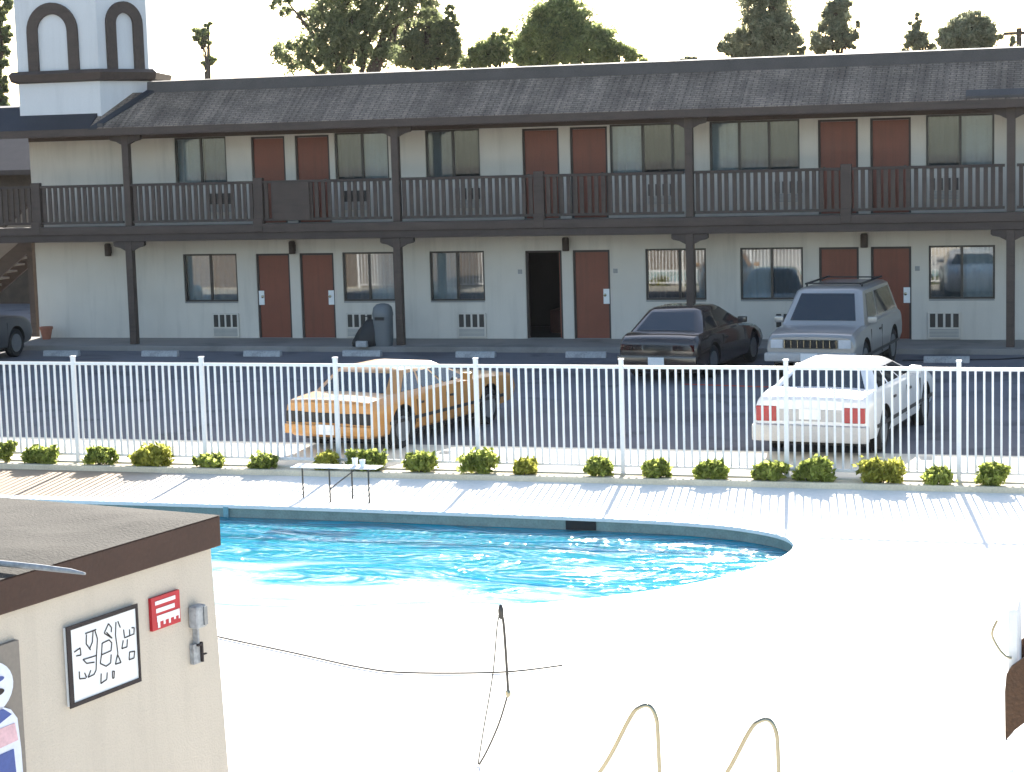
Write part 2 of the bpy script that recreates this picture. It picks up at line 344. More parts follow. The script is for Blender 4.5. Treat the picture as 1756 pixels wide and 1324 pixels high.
for f in bm.faces:
    if f.normal.z < 0: f.normal_flip()
me = bpy.data.meshes.new('pool_deck'); bm.to_mesh(me); bm.free(); me.materials.append(M['deck'])
dk = bpy.data.objects.new('pool_deck', me); COL.objects.link(dk); tag(dk, kind='structure')
# the basin: wall, floor, skimmer mouth; the water
WZ = -.23
pool = empty('swimming_pool', (-11, 21.5, DZ)); tag(pool, 'blue swimming pool with a rounded right end and dark tiled far wall', 'pool')
pw = MB(); n = len(PL)
pw.v = [(x, y, DZ) for x, y in PL] + [(x, y, -1.7) for x, y in PL]
pw.f = [(i, (i+1) % n, n+(i+1) % n, n+i) for i in range(n)]
build(pw, 'pool_wall', M['tile'], pool, smooth=40)
build(MB().add([(x, y, -1.69) for x, y in PL], [tuple(range(n))]), 'pool_floor', M['plaster'], pool)
build(MB().box(-6.65, -6.26, 23.655, 23.72, -.222, -.105), 'skimmer_mouth', M['black'], pool)
build(MB().box(-11.44, -11.37, 23.78, 23.81, -.225, -.09), 'depth_mark', pm('tile_pale_blue', (.2, .38, .42), .2, 9), pool)
cn = []
for i in range(n):
    a_ = Vector(PL[i-1]); b_ = Vector(PL[(i+1) % n]); d_ = (b_-a_).normalized(); nv = Vector((d_.y, -d_.x))
    if (Vector(PL[i])+nv*.1-Vector((-11, 21))).length < (Vector(PL[i])-Vector((-11, 21))).length: nv = -nv
    cn.append((Vector(PL[i])-nv*.035, Vector(PL[i])+nv*.30))
cp = MB(); cp.v = [(*p, DZ+.022) for p, q in cn] + [(*q, DZ+.004) for p, q in cn] + [(*p, DZ-.025) for p, q in cn] + [(*q, DZ-.01) for p, q in cn]
for i in range(n):
    j = (i+1) % n; cp.f += [(i, j, n+j, n+i), (i, 2*n+i, 2*n+j, j), (n+i, n+j, 3*n+j, 3*n+i)]
build(cp, 'coping', M['white'], pool, smooth=50)
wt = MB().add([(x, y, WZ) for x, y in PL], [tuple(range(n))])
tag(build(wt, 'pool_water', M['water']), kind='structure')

# ------------------------------------------------------------------ motel building
PST, P0X = 6.739, -22.37
C0 = -18.797
XL, XR = -25.75, 6.0
mot = empty('motel_building', (-12, WY, 0))
tag(mot, 'long two storey white motel block with brown roof, balcony and red brown doors', 'motel')
FL2 = 2.87
CEN = [C0+PST*i for i in range(4)]
lowwin = [(-21.72,-20.3), (-17.57,-16.26), (-15.39,-14.05), (-10.23,-8.84), (-8.07,-6.67), (-3.95,-2.55)]
upwin  = [(-21.81,-20.45), (-17.66,-16.31), (-15.4,-14.08), (-11.0,-9.12), (-8.72,-6.72), (-4.0,-2.57)]
ndoor = []
for c in CEN[:3]:
    ndoor += [(c-1.0, c-.13), (c+.13, c+1.0)]
def wall_with_holes(mb, x0, x1, z0, z1, y0, y1, holes):
    zs = sorted({z0, z1, *[h[2] for h in holes], *[h[3] for h in holes]})
    zs = [z for z in zs if z0 <= z <= z1]
    for a, b in zip(zs, zs[1:]):
        zc = (a+b)/2; cut = sorted((h[0], h[1]) for h in holes if h[2] < zc < h[3]); x = x0
        for p, q in cut:
            if p > x: mb.box(x, p, y0, y1, a, b)
            x = max(x, q)
        if x < x1: mb.box(x, x1, y0, y1, a, b)
lw = [(a, b, 1.0, 2.16) for a, b in lowwin]; ld = [(a, b, .12, 2.15) for a, b in ndoor]
uw = [(a, b, 3.84, 4.96) for a, b in upwin]; ud = [(a, b, FL2, 4.93) for a, b in ndoor]
wm = MB()
wall_with_holes(wm, XL, XR, .12, 2.75, WY, WY+.16, lw+ld)
wall_with_holes(wm, XL, XR, FL2, 5.06, WY, WY+.16, uw+ud)
wm.box(XL, XL+.16, WY+.16, 53, .0, 5.68)
wm.box(XL, XR, 53, 53.2, 0, 5.94)
wm.box(XL+.17, XR, WY+.2, WY+.3, 5.11, 5.88)
build(wm, 'wall', M['stucco'], mot)
# slab, beams, soffit
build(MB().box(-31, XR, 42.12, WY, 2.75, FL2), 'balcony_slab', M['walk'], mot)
build(MB().box(-31, XR, 42.02, 42.12, 2.73, 2.92), 'balcony_beam', M['brown'], mot, bevel=.006)
build(MB().box(-31, XR, 42.05, 42.25, 2.56, 2.727), 'balcony_beam', M['brown2'], mot, bevel=.006)
build(MB().box(-31, XR, 42.25, WY, 2.66, 2.747), 'balcony_soffit', M['stucco'], mot)
build(MB().box(-31, XR, 41.98, WY+.1, 5.063, 5.10), 'eave_soffit', M['brown'], mot)
build(MB().box(-31, XR, 41.90, 41.98, 5.05, 5.225), 'fascia_board', M['brown'], mot, bevel=.006)
hd = MB()
xs_ = sorted(v for q in ud for v in q[:2])
build(MB().box(XL, XR, WY-.035, WY-.002, 4.962, 5.061), 'header_board', M['brown'], mot)
# posts with corbels
for i in range(-1, 5):
    x = P0X+PST*i
    m = MB(); m.box(x-.085, x+.085, 42.06, 42.235, .12, 2.557)
    build(m, 'post', M['brown'], mot, bevel=.006)
    m = MB(); m.box(x-.085, x+.085, 42.13, 42.29, 2.925, 5.06)
    build(m, 'post', M['brown'], mot, bevel=.006)
    for zt, yy in ((2.557, 42.14), (5.048, 42.2)):
        for s in (-1, 1):
            m = MB().prism([(x+s*.087, zt-.22), (x+s*.087, zt-.004), (x+s*.40, zt-.004), (x+s*.40, zt-.09), (x+s*.36, zt-.12), (x+s*.22, zt-.15)], 'y', yy-.06, yy+.06)
            build(m, 'corbel', M['brown2'], mot)
# railing: between each pair of posts a newel in the middle and two baluster panels
ends = [-31, -29.1] + [v for i in range(0, 5) for v in (P0X+PST*i-.0, P0X+PST*i+PST/2)]
ends = sorted(set([-31, -28.2, -24.78] + [P0X+PST*i*.5 for i in range(0, 10)]))
for i, (a, b) in enumerate(zip(ends, ends[1:])):
    if a > XR-1: break
    top = MB().box(a+.12, b-.12, 42.10, 42.2, 3.85, 3.91); low = MB().box(a+.12, b-.12, 42.12, 42.18, 2.985, 3.045)
    bal = MB(); nb = max(2, int((b-a-.24)/.152)); st = (b-a-.24)/nb
    for k in range(nb):
        x = a+.12+st*(k+.5)+random.uniform(-.012, .012); bal.box(x-.044, x+.044, 42.132, 42.166, 3.04, 3.855)
    o = build(top, 'railing', M['brown2'], mot, bevel=.005)
    build(low, 'bottom_rail', M['brown2'], o, bevel=.005)
    build(bal, 'balusters', M['brown'], o)
    isnewel = abs(((b-P0X)/PST) % 1 - .5) < .1 or b < P0X-.1
    if isnewel:
        build(MB().box(b-.115, b+.115, 42.0, 42.02-.003, 2.75, 3.05).box(b-.115, b+.115, 42.085, 42.215, 2.924, 3.98), 'newel_post', M['brown'], mot, bevel=.008)
build(MB().box(-18.62, -17.72, 42.07, 42.098, 3.0, 3.86), 'railing_board', M['brown'], mot)
# roof: sloping shingles, a darker cap, flat deck behind
rf = MB(); xa = -23.15
rf.prism([(41.90, 5.228), (43.20, 6.06), (43.20, 5.9), (42.0, 5.11)], 'x', xa, XR)
roof = build(rf, 'roof', M['shingle'], mot)
build(MB().prism([(43.17, 6.045), (43.20, 6.30), (43.42, 6.33), (43.42, 5.9), (43.203, 5.9)], 'x', xa+.9, XR), 'roof_cap', M['cap'], roof)
build(MB().box(xa+.9, XR, 43.425, 53.2, 5.95, 6.1), 'flat_roof', M['gravel'], roof)
build(MB().prism([(41.90, 5.228), (42.62, 5.80), (46.5, 5.95), (46.5, 5.7), (42.0, 5.11)], 'x', -31, xa-.003), 'wing_roof', M['felt'], roof)
build(MB().add([(xa-.02,41.895,5.24),(xa+.2,41.895,5.24),(xa+.9+.2,43.19,6.10),(xa+.9,43.19,6.12),(xa-.02,41.895,5.20),(xa+.2,41.895,5.20),(xa+1.1,43.19,6.05),(xa+.9,43.19,6.05)],
      [(0,1,2,3),(0,4,5,1),(1,5,6,2),(2,6,7,3),(3,7,4,0),(4,7,6,5)]), 'hip_trim', M['felt'], roof)
build(MB().box(-22.95, -22.8, 41.93, 42.03, 5.235, 5.34), 'roof_vent', M['cap'], roof)
build(MB().prism([(41.93, 5.262), (42.13, 5.392), (42.13, 5.44), (41.93, 5.31)], 'x', -3.05, -1.2), 'roof_patch', M['cap'], roof)
# tower with arches
T = [(-25.22, 42.35), (-23.05, 42.35), (-22.42, 43.65), (-23.03, 45.6), (-25.2, 45.6), (-25.9, 43.9)]
def tower_ring(s, z):
    cx = sum(p[0] for p in T)/6; cy = sum(p[1] for p in T)/6
    return [(cx+(x-cx)*s, cy+(y-cy)*s, z) for x, y in T]
tw = build(MB().loft([tower_ring(1.0, 5.3), tower_ring(1.0, 9.6)]), 'tower', M['tower'], mot)
build(MB().loft([tower_ring(1.03, 6.34), tower_ring(1.10, 6.38), tower_ring(1.13, 6.54), tower_ring(1.08, 6.62)]), 'ledge', M['brown'], tw)
build(MB().loft([tower_ring(1.2, 9.6), tower_ring(1.22, 9.75), tower_ring(.1, 11.2)]), 'tower_roof', M['brown'], tw)
for (a, b), wid in (((T[0], T[1]), 1.34), ((T[1], T[2]), 1.05)):
    A = Vector((*a, 0)); B = Vector((*b, 0)); d = (B-A).normalized(); nrm = Vector((d.y, -d.x, 0)); c = (A+B)/2 - d*(.08 if wid > 1.2 else -.04)
    def P(s, z, o): return c + d*s + Vector((0, 0, z)) + nrm*o
    ro = wid/2; ri = ro-.27; zc = 8.21-ro; z0 = 6.60; outl = []; inn = []
    for k in range(17):
        t = math.pi*k/16; outl.append((-ro*math.cos(t), zc+ro*math.sin(t))); inn.append((-ri*math.cos(t), zc+ri*math.sin(t)))
    outl = [(-ro, z0)] + outl + [(ro, z0)]; inn = [(-ri, z0)] + inn + [(ri, z0)]
    m = MB(); k = len(outl)
    vs = [P(s, z, .07) for s, z in outl] + [P(s, z, .07) for s, z in inn] + [P(s, z, -.02) for s, z in outl] + [P(s, z, -.02) for s, z in inn]
    fs = []
    for j in range(k-1):
        fs += [(j, j+1, k+j+1, k+j), (j, 2*k+j, 2*k+j+1, j+1), (k+j, k+j+1, 3*k+j+1, 3*k+j)]
    m.add(vs, fs); build(m, 'arch_trim', M['brown'], tw)
# doors
notice = {0: 'l', 1: 'r', 3: 'r', 5: 'r'}
for fl in (0, 1):
    z0, z1 = ((.12, 2.15), (FL2, 4.93))[fl]
    for j, (a, b) in enumerate(ndoor):
        fr = MB()
        fr.box(a+.002, a+.05, WY+.03, WY+.13, z0+.002, z1-.002); fr.box(b-.05, b-.002, WY+.03, WY+.13, z0+.002, z1-.002); fr.box(a+.05, b-.05, WY+.03, WY+.13, z1-.05, z1-.002)
        opened = (fl == 0 and j == 2)
        if not opened:
            d = build(MB().box(a+.052, b-.052, WY+.055, WY+.1, z0+.012, z1-.053), 'door', M['door'], mot)
        else:
            d = build(MB().box(b-.10, b-.055, WY+.13, WY+.95, z0+.012, z1-.06), 'door', M['door'], mot)
            tag(d, 'door standing open into a dark room')
        build(fr, 'door_frame', M['dframe'], d)
        build(MB().box(a+.02, b-.02, WY+.01, WY+.16, z0+.002, z0+.012), 'door_sill', M['alugrey'], d)
        hx = b-.13 if j % 2 else a+.13
        if not opened:
            build(MB().lathe([(.02, 0), (.035, -.01), (.035, -.05), (.015, -.06)], (hx, WY+.054, z0+1.0), 'y', 10), 'handle', M['chrome'], d, smooth=40)
        if fl == 0 and j in notice:
            nx = b-.1 if notice[j] == 'r' else a+.1
            build(MB().box(nx-.07, nx+.07, WY+.02, WY+.026, .92, 1.26), 'door_notice', M['paper'], d)
        sx = b+.13 if j % 2 else a-.13
        if fl == 0 and j in (2, 3, 5):
            build(MB().box(sx-.05, sx+.05, WY-.012, WY-.001, 1.62, 1.72), 'room_number_plate', M['alugrey'], mot)
# the room behind the open door
a, b = ndoor[2]
rm = MB(); rm.box(a-.8, b+.6, WY+3.0, WY+3.1, .1, 2.5); rm.box(a-.9, a-.8, WY+.17, WY+3, .1, 2.5); rm.box(b+.6, b+.7, WY+.17, WY+3, .1, 2.5); rm.box(a-.8, b+.6, WY+.17, WY+3, 2.4, 2.5); rm.box(a-.8, b+.6, WY+.17, WY+3, .05, .12)
build(rm, 'room_interior', M['dark'], mot)
tag(build(MB().box(a+.2, b+.4, WY+1.2, WY+2.9, .125, .68), 'bed', M['bed'], bevel=.06, smooth=40), 'dark red bed seen through the open motel door', 'bed')
# windows
def curtain_mat(v, tint=(1, 1, 1)):
    k = 'cur%s%s' % (v, tint)
    if k not in M: M[k] = pm('curtain_cloth', tuple(v*c for c in tint), .10, 3, .9)
    return M[k]
def window(x0, x1, z0, z1, cols, widths=None):
    n = len(cols); widths = widths or [1/n]*n
    fr = MB(); t = .045; y0, y1 = WY+.035, WY+.10
    fr.box(x0+.002, x1-.002, y0, y1, z0+.002, z0+t); fr.box(x0+.002, x1-.002, y0, y1, z1-t, z1-.002)
    fr.box(x0+.002, x0+t, y0, y1, z0+t, z1-t); fr.box(x1-t, x1-.002, y0, y1, z0+t, z1-t)
    xs = [x0]
    for q in widths: xs.append(xs[-1]+(x1-x0)*q)
    for q in xs[1:-1]: fr.box(q-.028, q+.028, y0+.004, y1-.004, z0+t, z1-t)
    o = build(fr, 'window', M['alu'], mot)
    build(MB().box(x0+.01, x1-.01, y0-.055, y0-.003, z0-.03, z0-.002), 'window_sill', M['alugrey'], o)
    build(MB().box(x0+t, x1-t, y0+.03, y0+.034, z0+t, z1-t), 'pane', M['glass'], o)
    for a, b, c in zip(xs, xs[1:], cols):
        m = MB(); k = max(8, int((b-a)/.035)); ph = random.random()*6
        top = []; bot = []
        for j in range(k+1):
            x = a+(b-a)*j/k; yy = WY+.20+.022*math.sin(j*1.25+ph+.4*math.sin(j*.7))
            top.append((x, yy, z1-.02)); bot.append((x, yy+.006, z0+.02))
        m.add(top+bot, [(j, j+1, k+2+j, k+1+j) for j in range(k)])
        build(m, 'curtain', curtain_mat(*c), o)
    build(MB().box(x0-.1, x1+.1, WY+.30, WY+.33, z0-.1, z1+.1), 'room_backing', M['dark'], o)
LT, MD, DK = (.60, (.96, 1.0, 1.0)), (.30, (.93, .98, 1.0)), (.05, (1, 1, .98))  # curtain tones; the pale, cool ones also stand in for reflections in the glass
GR = (.15, (.95, 1, 1))
for (a, b), c in zip(lowwin, [(LT, MD), (GR, LT), (LT, GR), (DK, DK, LT), (LT, GR), (GR, LT)]):  # fourth window's narrow pale pane stands in for a bright reflection
    window(a, b, 1.0, 2.16, c, [.56, .24, .2] if len(c) == 3 else None)
for (a, b), c in zip(upwin, [(LT, MD), (GR, LT), (MD, DK), (LT, DK, GR), (LT, MD, GR), (GR, LT)]):
    window(a, b, 3.84, 4.96, c, [.4, .36, .24] if len(c) == 3 and c[1] == DK else ([.33, .33, .34] if len(c) == 3 else None))
# air conditioners set through the wall under the windows
def ac(x0, x1, z0, z1, mat):
    m = MB().box(x0-.02, x1+.02, WY-.05, WY-.002, z0-.02, z1+.02); o = build(m, 'air_conditioner', M['stucco'] if mat else M['alugrey'], mot, bevel=.006)
    s = MB(); n = 4; st = (x1-x0)/n
    for k in range(n): s.box(x0+st*k+.03, x0+st*(k+1)-.02, WY-.056, WY-.051, z0+(z1-z0)*.42, z1-.01)
    build(s, 'grille', M['alu'], o)
    s = MB()
    for k in range(6): s.box(x0+.02, x1-.02, WY-.056, WY-.051, z0+.015+k*.03, z0+.03+k*.03)
    build(s, 'louvre', M['alugrey'], o)
for x in (-20.98, -17.5, -14.72, -10.15, -7.3, -3.95): ac(x, x+.66, .17, .70, True)
for x in (-20.98, -17.5, -14.72, -10.15, -7.3, -3.95): ac(x, x+.66, 3.15, 3.62, True)
# wall lamps
for x in (-23.68, CEN[0], CEN[1], CEN[2], CEN[3]):
    m = MB().box(x-.05, x+.05, WY-.03, WY-.001, 2.2, 2.36)
    o = build(m, 'wall_lamp', M['black'], mot)
    build(MB().lathe([(.075, -.15), (.08, -.13), (.08, .13), (.06, .16), (.02, .165)], (x, WY-.11, 2.29), 'z', 14), 'lamp_shade', M['brown2'], o, smooth=40)

# staircase at the motel's left end
st = empty('staircase', (-27, 45, 0)); tag(st, 'dark brown outdoor staircase rising behind the grey car at the left edge', 'staircase')
for yy in (44.5, 45.5):
    build(MB().beam((-29.4, yy, .3), (-26.0, yy, 2.75), .07, .34), 'stringer', M['brown'], st)
    build(MB().beam((-29.4, yy, 1.3), (-26.0, yy, 3.75), .06, .10), 'handrail', M['brown2'], st)
m = MB()
for k in range(14): m.box(-29.4+k*.24, -29.1+k*.24, 44.54, 45.46, .42+k*.175, .47+k*.175)
build(m, 'treads', M['walk'], st)
build(MB().box(-26.42, -26.27, 44.30, 44.45, 0, 2.56), 'post', M['brown'], st)
build(MB().add([(-29.3,44.56,.65),(-26.1,44.56,2.95),(-26.1,44.56,3.58),(-29.3,44.56,1.28),(-29.3,44.59,.65),(-26.1,44.59,2.95),(-26.1,44.59,3.58),(-29.3,44.59,1.28)],
      [(0,1,2,3),(7,6,5,4),(0,4,5,1),(1,5,6,2),(2,6,7,3),(3,7,4,0)]), 'side_panel', M['greybrown'], st)
pt = empty('flower_pot', (-25.35, 43.2, .12)); tag(pt, 'small terracotta pot on the walkway by the left end of the motel wall', 'pot')
build(MB().lathe([(.10, 0), (.15, .24), (.17, .25), (.17, .31), (.14, .31), (.13, .27)], (-25.35, 43.2, .12), 'z', 16), 'pot', M['brick'], pt, smooth=40)
build(MB().lathe([(.02, 0), (.125, .0), (.02, .01)], (-25.35, 43.2, .395), 'z', 12), 'soil', M['bark'], pt)

nh = empty('neighbour_house', (-36, 58, 0)); tag(nh, 'dark grey neighbouring house glimpsed behind the left end of the motel', 'house')
build(MB().box(-48, -30.6, 55, 62, -.2, 4.2), 'wall', M['bark'], nh)
build(MB().prism([(54.3, 4.05), (54.3, 4.2), (58.5, 5.9), (62.7, 4.2), (62.7, 4.05), (58.5, 5.7)], 'x', -48.5, -30.1), 'roof', M['brown2'], nh)

# ------------------------------------------------------------------ wheel stops, bin, bag
proto = None
stops = [(-23.45, 40.6, 'pale concrete wheel stop beside the grey car at the left edge'),
         (-20.95, 40.66, 'pale concrete wheel stop second from the left along the motel walkway'),
         (-18.45, 40.76, 'blotchy concrete wheel stop in front of the leftmost pair of ground floor doors'),
         (-16.1, 40.9, 'white concrete wheel stop in front of the grey bin and black bag'),
         (-13.4, 40.78, 'white concrete wheel stop in front of the window left of the open door'),
         (-10.93, 40.86, 'scuffed concrete wheel stop in front of the closed door beside the open one'),
         (-3.3, 40.28, 'grey concrete wheel stop in front of the rightmost ground floor window')]
for x, y, lb in stops:
    if proto is None:
        m = MB().prism([(-.085, 0), (.085, 0), (.06, .13), (-.06, .13)], 'x', -.45, .45)
        proto = build(m, 'wheel_stop', M['stop'], bevel=.012); o = proto
    else:
        o = proto.copy(); COL.objects.link(o)
    o.location = (x, y, 0); tag(o, lb, 'wheel stop', 'wheel stops along the motel walkway')
bn = empty('trash_bin', (-15.76, 41.95, .12)); tag(bn, 'tall grey rounded trash bin standing beside the second brown post', 'trash bin')
def rring(cx, cy, hw, hd, z, n=20, p=3.0):
    q = []
    for k in range(n):
        t = 2*math.pi*k/n; c, s = math.cos(t), math.sin(t)
        q.append((cx+hw*math.copysign(abs(c)**(2/p), c), cy+hd*math.copysign(abs(s)**(2/p), s), z))
    return q
bx, by = -15.98, 41.95
build(MB().loft([rring(bx, by, .19, .19, .12), rring(bx, by, .21, .21, .3), rring(bx, by, .215, .215, .80)]), 'body', M['grey'], bn, smooth=50)
build(MB().loft([rring(bx, by, .225, .225, .803), rring(bx, by, .225, .225, .86), rring(bx, by, .20, .20, 1.0), rring(bx, by, .13, .13, 1.07), rring(bx, by, .05, .05, 1.09)]), 'lid', M['grey'], bn, smooth=60)
build(MB().box(bx-.11, bx+.11, by-.235, by-.205, .72, .79), 'flap', M['black'], bn)
bg_ = empty('black_bag', (-16.42, 41.9, .12)); tag(bg_, 'slumped black bag sitting beside the grey trash bin', 'bag')
prof = []
for k in range(9):
    z = .12+.62*k/8; s = (1, 1.12, 1.1, 1.02, .95, .85, .7, .5, .2)[k]
    prof.append([(p[0]+.02*math.sin(5*z+i), p[1]+.02*math.cos(7*z+i*1.3), p[2]) for i, p in enumerate(rring(-16.42+.02*k, 41.88, .26*s, .2*s, z, p=2.4))])
build(MB().loft(prof), 'bag_body', M['black'], bg_, smooth=60)
build(MB().box(-16.42, -16.08, 41.77, 41.95, .125, .36), 'side_pocket', M['black'], bg_, bevel=.04, smooth=50)
build(MB().tube([(-16.42, 41.9, .70), (-16.4, 41.88, .80), (-16.28, 41.88, .80), (-16.26, 41.9, .68)], .015), 'carry_strap', M['black'], bg_)
cdb = tag(build(MB().box(-16.52, -16.26, 41.72-.15, 41.73, .123, .26), 'cardboard_box', M['stop'], bevel=.01), 'small white box in front of the black bag', 'box')
hs = MB().tube([(-1.35, 41.7, .13), (-1.45, 41.55, .05), (-1.7, 41.1, .02), (-2.3, 40.8, .015), (-3.2, 40.62, .015), (-4.2, 40.5, .015)], .014)
tag(build(hs, 'cable', M['black']), 'thin dark cable lying on the asphalt near the right post', 'cable')

# ------------------------------------------------------------------ pool fence
FY, FTOP = 26.6, 1.52
fposts = [-23.9, -21.72, -19.53, -17.36, -15.18, -13.04, -10.9, -8.75, -6.62, -4.32, -2.02, .18, 2.36, 4.5]
fe = empty('pool_fence', (-8.75, FY, 0)); tag(fe, 'long white metal picket fence on the kerb between parking lot and pool', 'fence')
for i, x in enumerate(fposts):
    z0 = 0.0
    build(MB().box(x-.03, x+.03, FY-.03, FY+.03, z0, FTOP+.075).box(x-.037, x+.037, FY-.037, FY+.037, FTOP+.076, FTOP+.096), 'post', M['white'], fe, bevel=.004)
for a, b in zip(fposts, fposts[1:]):
    o = build(MB().box(a+.031, b-.031, FY-.018, FY+.018, FTOP-.045, FTOP), 'top_rail', M['white'], fe, bevel=.004)
    build(MB().box(a+.031, b-.031, FY-.018, FY+.018, .085, .125), 'bottom_rail', M['white'], fe, bevel=.004)
    m = MB(); n = round((b-a)/.108)
    for k in range(1, n):
        x = a+(b-a)*k/n; t = random.gauss(0, .003)
        m.add([(x-.014, FY-.0125, .126), (x+.014, FY-.0125, .126), (x+.014, FY+.0125, .126), (x-.014, FY+.0125, .126),
               (x-.014+t, FY-.0125, FTOP-.046), (x+.014+t, FY-.0125, FTOP-.046), (x+.014+t, FY+.0125, FTOP-.046), (x-.014+t, FY+.0125, FTOP-.046)],
              [(0,3,2,1),(4,5,6,7),(0,1,5,4),(1,2,6,5),(2,3,7,6),(3,0,4,7)])
    build(m, 'picket_panel', M['white'], fe)

# ------------------------------------------------------------------ foliage
def leaves(blobs, n, size, clump=.33, per=60, flat=.0):
    """leaf quads gathered in clumps spread through the blobs' volume"""
    B = np.array(blobs, float); vol = (B[:, 3]*B[:, 4]*B[:, 5])**(2/3); vol /= vol.sum()
    nc = max(4, n//per); bi = rng.choice(len(B), nc, p=vol)
    d = rng.normal(size=(nc, 3)); d /= np.linalg.norm(d, axis=1)[:, None]
    r = rng.uniform(.25, 1, nc)**.5
    cc = B[bi, :3] + d*B[bi, 3:]*r[:, None]
    cr = B[bi, 3:].min(axis=1)*clump*rng.uniform(.5, 1.25, nc)
    li = rng.integers(0, nc, n)
    p = cc[li] + rng.normal(size=(n, 3))*cr[li][:, None]*.55*np.array([1, 1, .8])
    a = rng.normal(size=(n, 3)); a /= np.linalg.norm(a, axis=1)[:, None]
    b = np.cross(a, rng.normal(size=(n, 3))); b /= np.linalg.norm(b, axis=1)[:, None]
    s = size*rng.uniform(.6, 1.4, n)[:, None]
    q = np.stack([p-a*s, p+b*s*.5, p+a*s, p-b*s*.5], 1).reshape(-1, 3)
    return q, cc
def leaf_obj(name, q, mat, parent):
    off = np.array(wloc(parent)); q = q-off
    me = bpy.data.meshes.new(name); n = len(q)//4
    me.vertices.add(len(q)); me.vertices.foreach_set('co', q.ravel().astype('f'))
    me.loops.add(len(q)); me.loops.foreach_set('vertex_index', np.arange(len(q), dtype='i'))
    me.polygons.add(n); me.polygons.foreach_set('loop_start', np.arange(0, len(q), 4, dtype='i'))
    me.update(calc_edges=True); me.validate(); me.materials.append(mat)
    o = bpy.data.objects.new(name, me); COL.objects.link(o); o.parent = parent; return o

def tree(name, label, Y, pxblobs, n, leaf, mat, trunk_px, cat='tree', group='trees beyond the motel roof', depth=.8, clump=.33, per=60, tr=.22):
    """pxblobs: (x, y, rx, ry) read off the photo, set at the tree's own distance Y and given depth"""
    bl = []
    for x, y, rx, ry in pxblobs:
        c = wal(x, y, Y); k = (wal(x+10, y, Y)-c).length/10
        bl.append((c.x, c.y+random.uniform(-.4, .4)*rx*k, c.z, rx*k, rx*k*depth, ry*k))
    base = wal(trunk_px, 230, Y); base.z = 0
    t = empty(name, base); tag(t, label, cat, group)
    q, cc = leaves(bl, n, leaf, clump, per)
    zt = max(b[2] for b in bl)
    top = max(bl, key=lambda b: b[2])
    m = MB(); m.tube([base, base+Vector((.1, 0, zt*.3)), Vector((base.x*.6+top[0]*.4, base.y, zt*.65)), Vector((top[0], top[1], zt))], [tr*1.3, tr, tr*.7, tr*.2], 8)
    for b in bl:
        s = Vector((base.x*.7+b[0]*.3, base.y, max(1.5, b[2]-abs(b[0]-base.x)*.8-b[5]*1.0)))
        e = Vector((b[0], b[1], b[2]+b[5]*.5))
        m.tube([s, (s+e)/2+Vector((random.uniform(-.2, .2), 0, random.uniform(-.1, .3))), e], [tr*.45, tr*.3, tr*.08], 6)
        for c in random.sample(list(cc), min(len(cc), 3)):
            c = Vector(c)
            if (c-e).length < 3: m.tube([(s+e)/2, c], [tr*.18, tr*.05], 5)
    build(m, 'trunk', M['bark'], t, smooth=50)
    leaf_obj('crown', q, mat, t); return t

tree('pine_tree', 'tall dark pine with ragged gaps rising highest beyond the roof', 78,
     [(505,92,38,34),(560,60,40,50),(585,20,50,40),(640,70,45,48),(655,15,55,40),(720,5,45,30),(600,-40,60,40),(690,-50,60,40),(492,8,26,18),(520,30,18,12),(560,115,40,16),(610,50,40,40),(570,80,36,36)], 36000, .085, M['green_dark'], 600, clump=.30, tr=.3)
tree('conifer_tree', 'dense dark conifer with several points right of the tall pine', 84,
     [(700,85,34,34),(735,72,34,46),(765,78,26,46),(772,40,12,32),(700,50,20,25),(735,20,10,30)], 24000, .08, M['green_dark'], 735, clump=.3)
tree('broadleaf_tree', 'low pale green bushy tree peeping over the roof beside the conifer', 86,
     [(830,95,28,22),(860,80,26,30),(805,106,16,14)], 8000, .09, M['green_mid'], 845)
tree('broadleaf_tree', 'wide dome shaped green tree standing at the middle of the roof', 80,
     [(960,45,60,50),(930,80,48,40),(1010,78,55,38),(1060,92,36,24),(900,92,25,24),(965,8,32,26),(1090,100,20,16)], 40000, .08, M['green_mid'], 970, clump=.28)
tree('eucalyptus_tree', 'tall grey green tree with side lobes right of the dome shaped tree', 82,
     [(1310,20,45,60),(1335,60,40,42),(1270,75,34,26),(1330,-30,45,40),(1240,82,12,14),(1295,88,40,14),(1365,80,16,22)], 30000, .08, M['green_pale'], 1320, clump=.3)
tree('eucalyptus_tree', 'slender open crowned tree with spreading side twigs above the roof', 88,
     [(1430,30,28,30),(1428,62,36,22),(1405,75,18,18),(1460,70,16,14),(1438,5,20,18),(1472,40,8,9)], 8000, .10, M['green_pale'], 1432, clump=.32)
tree('cypress_tree', 'thin pointed tree left of the round tree over the right roof', 88,
     [(1572,70,18,26),(1570,38,10,24),(1560,84,14,14),(1590,82,14,14)], 4200, .095, M['green_pale'], 1572)
tree('broadleaf_tree', 'round bushy tree over the right end of the roof', 86,
     [(1665,55,42,36),(1640,70,34,28),(1695,68,24,28),(1622,62,12,16),(1612,88,14,10)], 13000, .095, M['green_pale'], 1660, clump=.28)
tree('distant_tree', 'tiny distant round treetop just above the roof right of the middle', 150,
     [(1182,104,14,6)], 900, .15, M['green_pale'], 1182)
tree('sapling', 'small dark leaning treetop beside the utility pole at the right edge', 70,
     [(1738,80,8,18),(1735,92,10,8)], 1200, .08, M['green_pale'], 1738)
tree('palm_like_tree', 'lone skinny tree with a tufted top between tower and pine', 110,
     [(347,58,17,11),(357,48,8,8),(352,72,9,6),(340,70,10,5),(357,105,13,8),(357,122,5,8)], 2600, .13, M['green_mid'], 357, tr=.28, clump=.25)
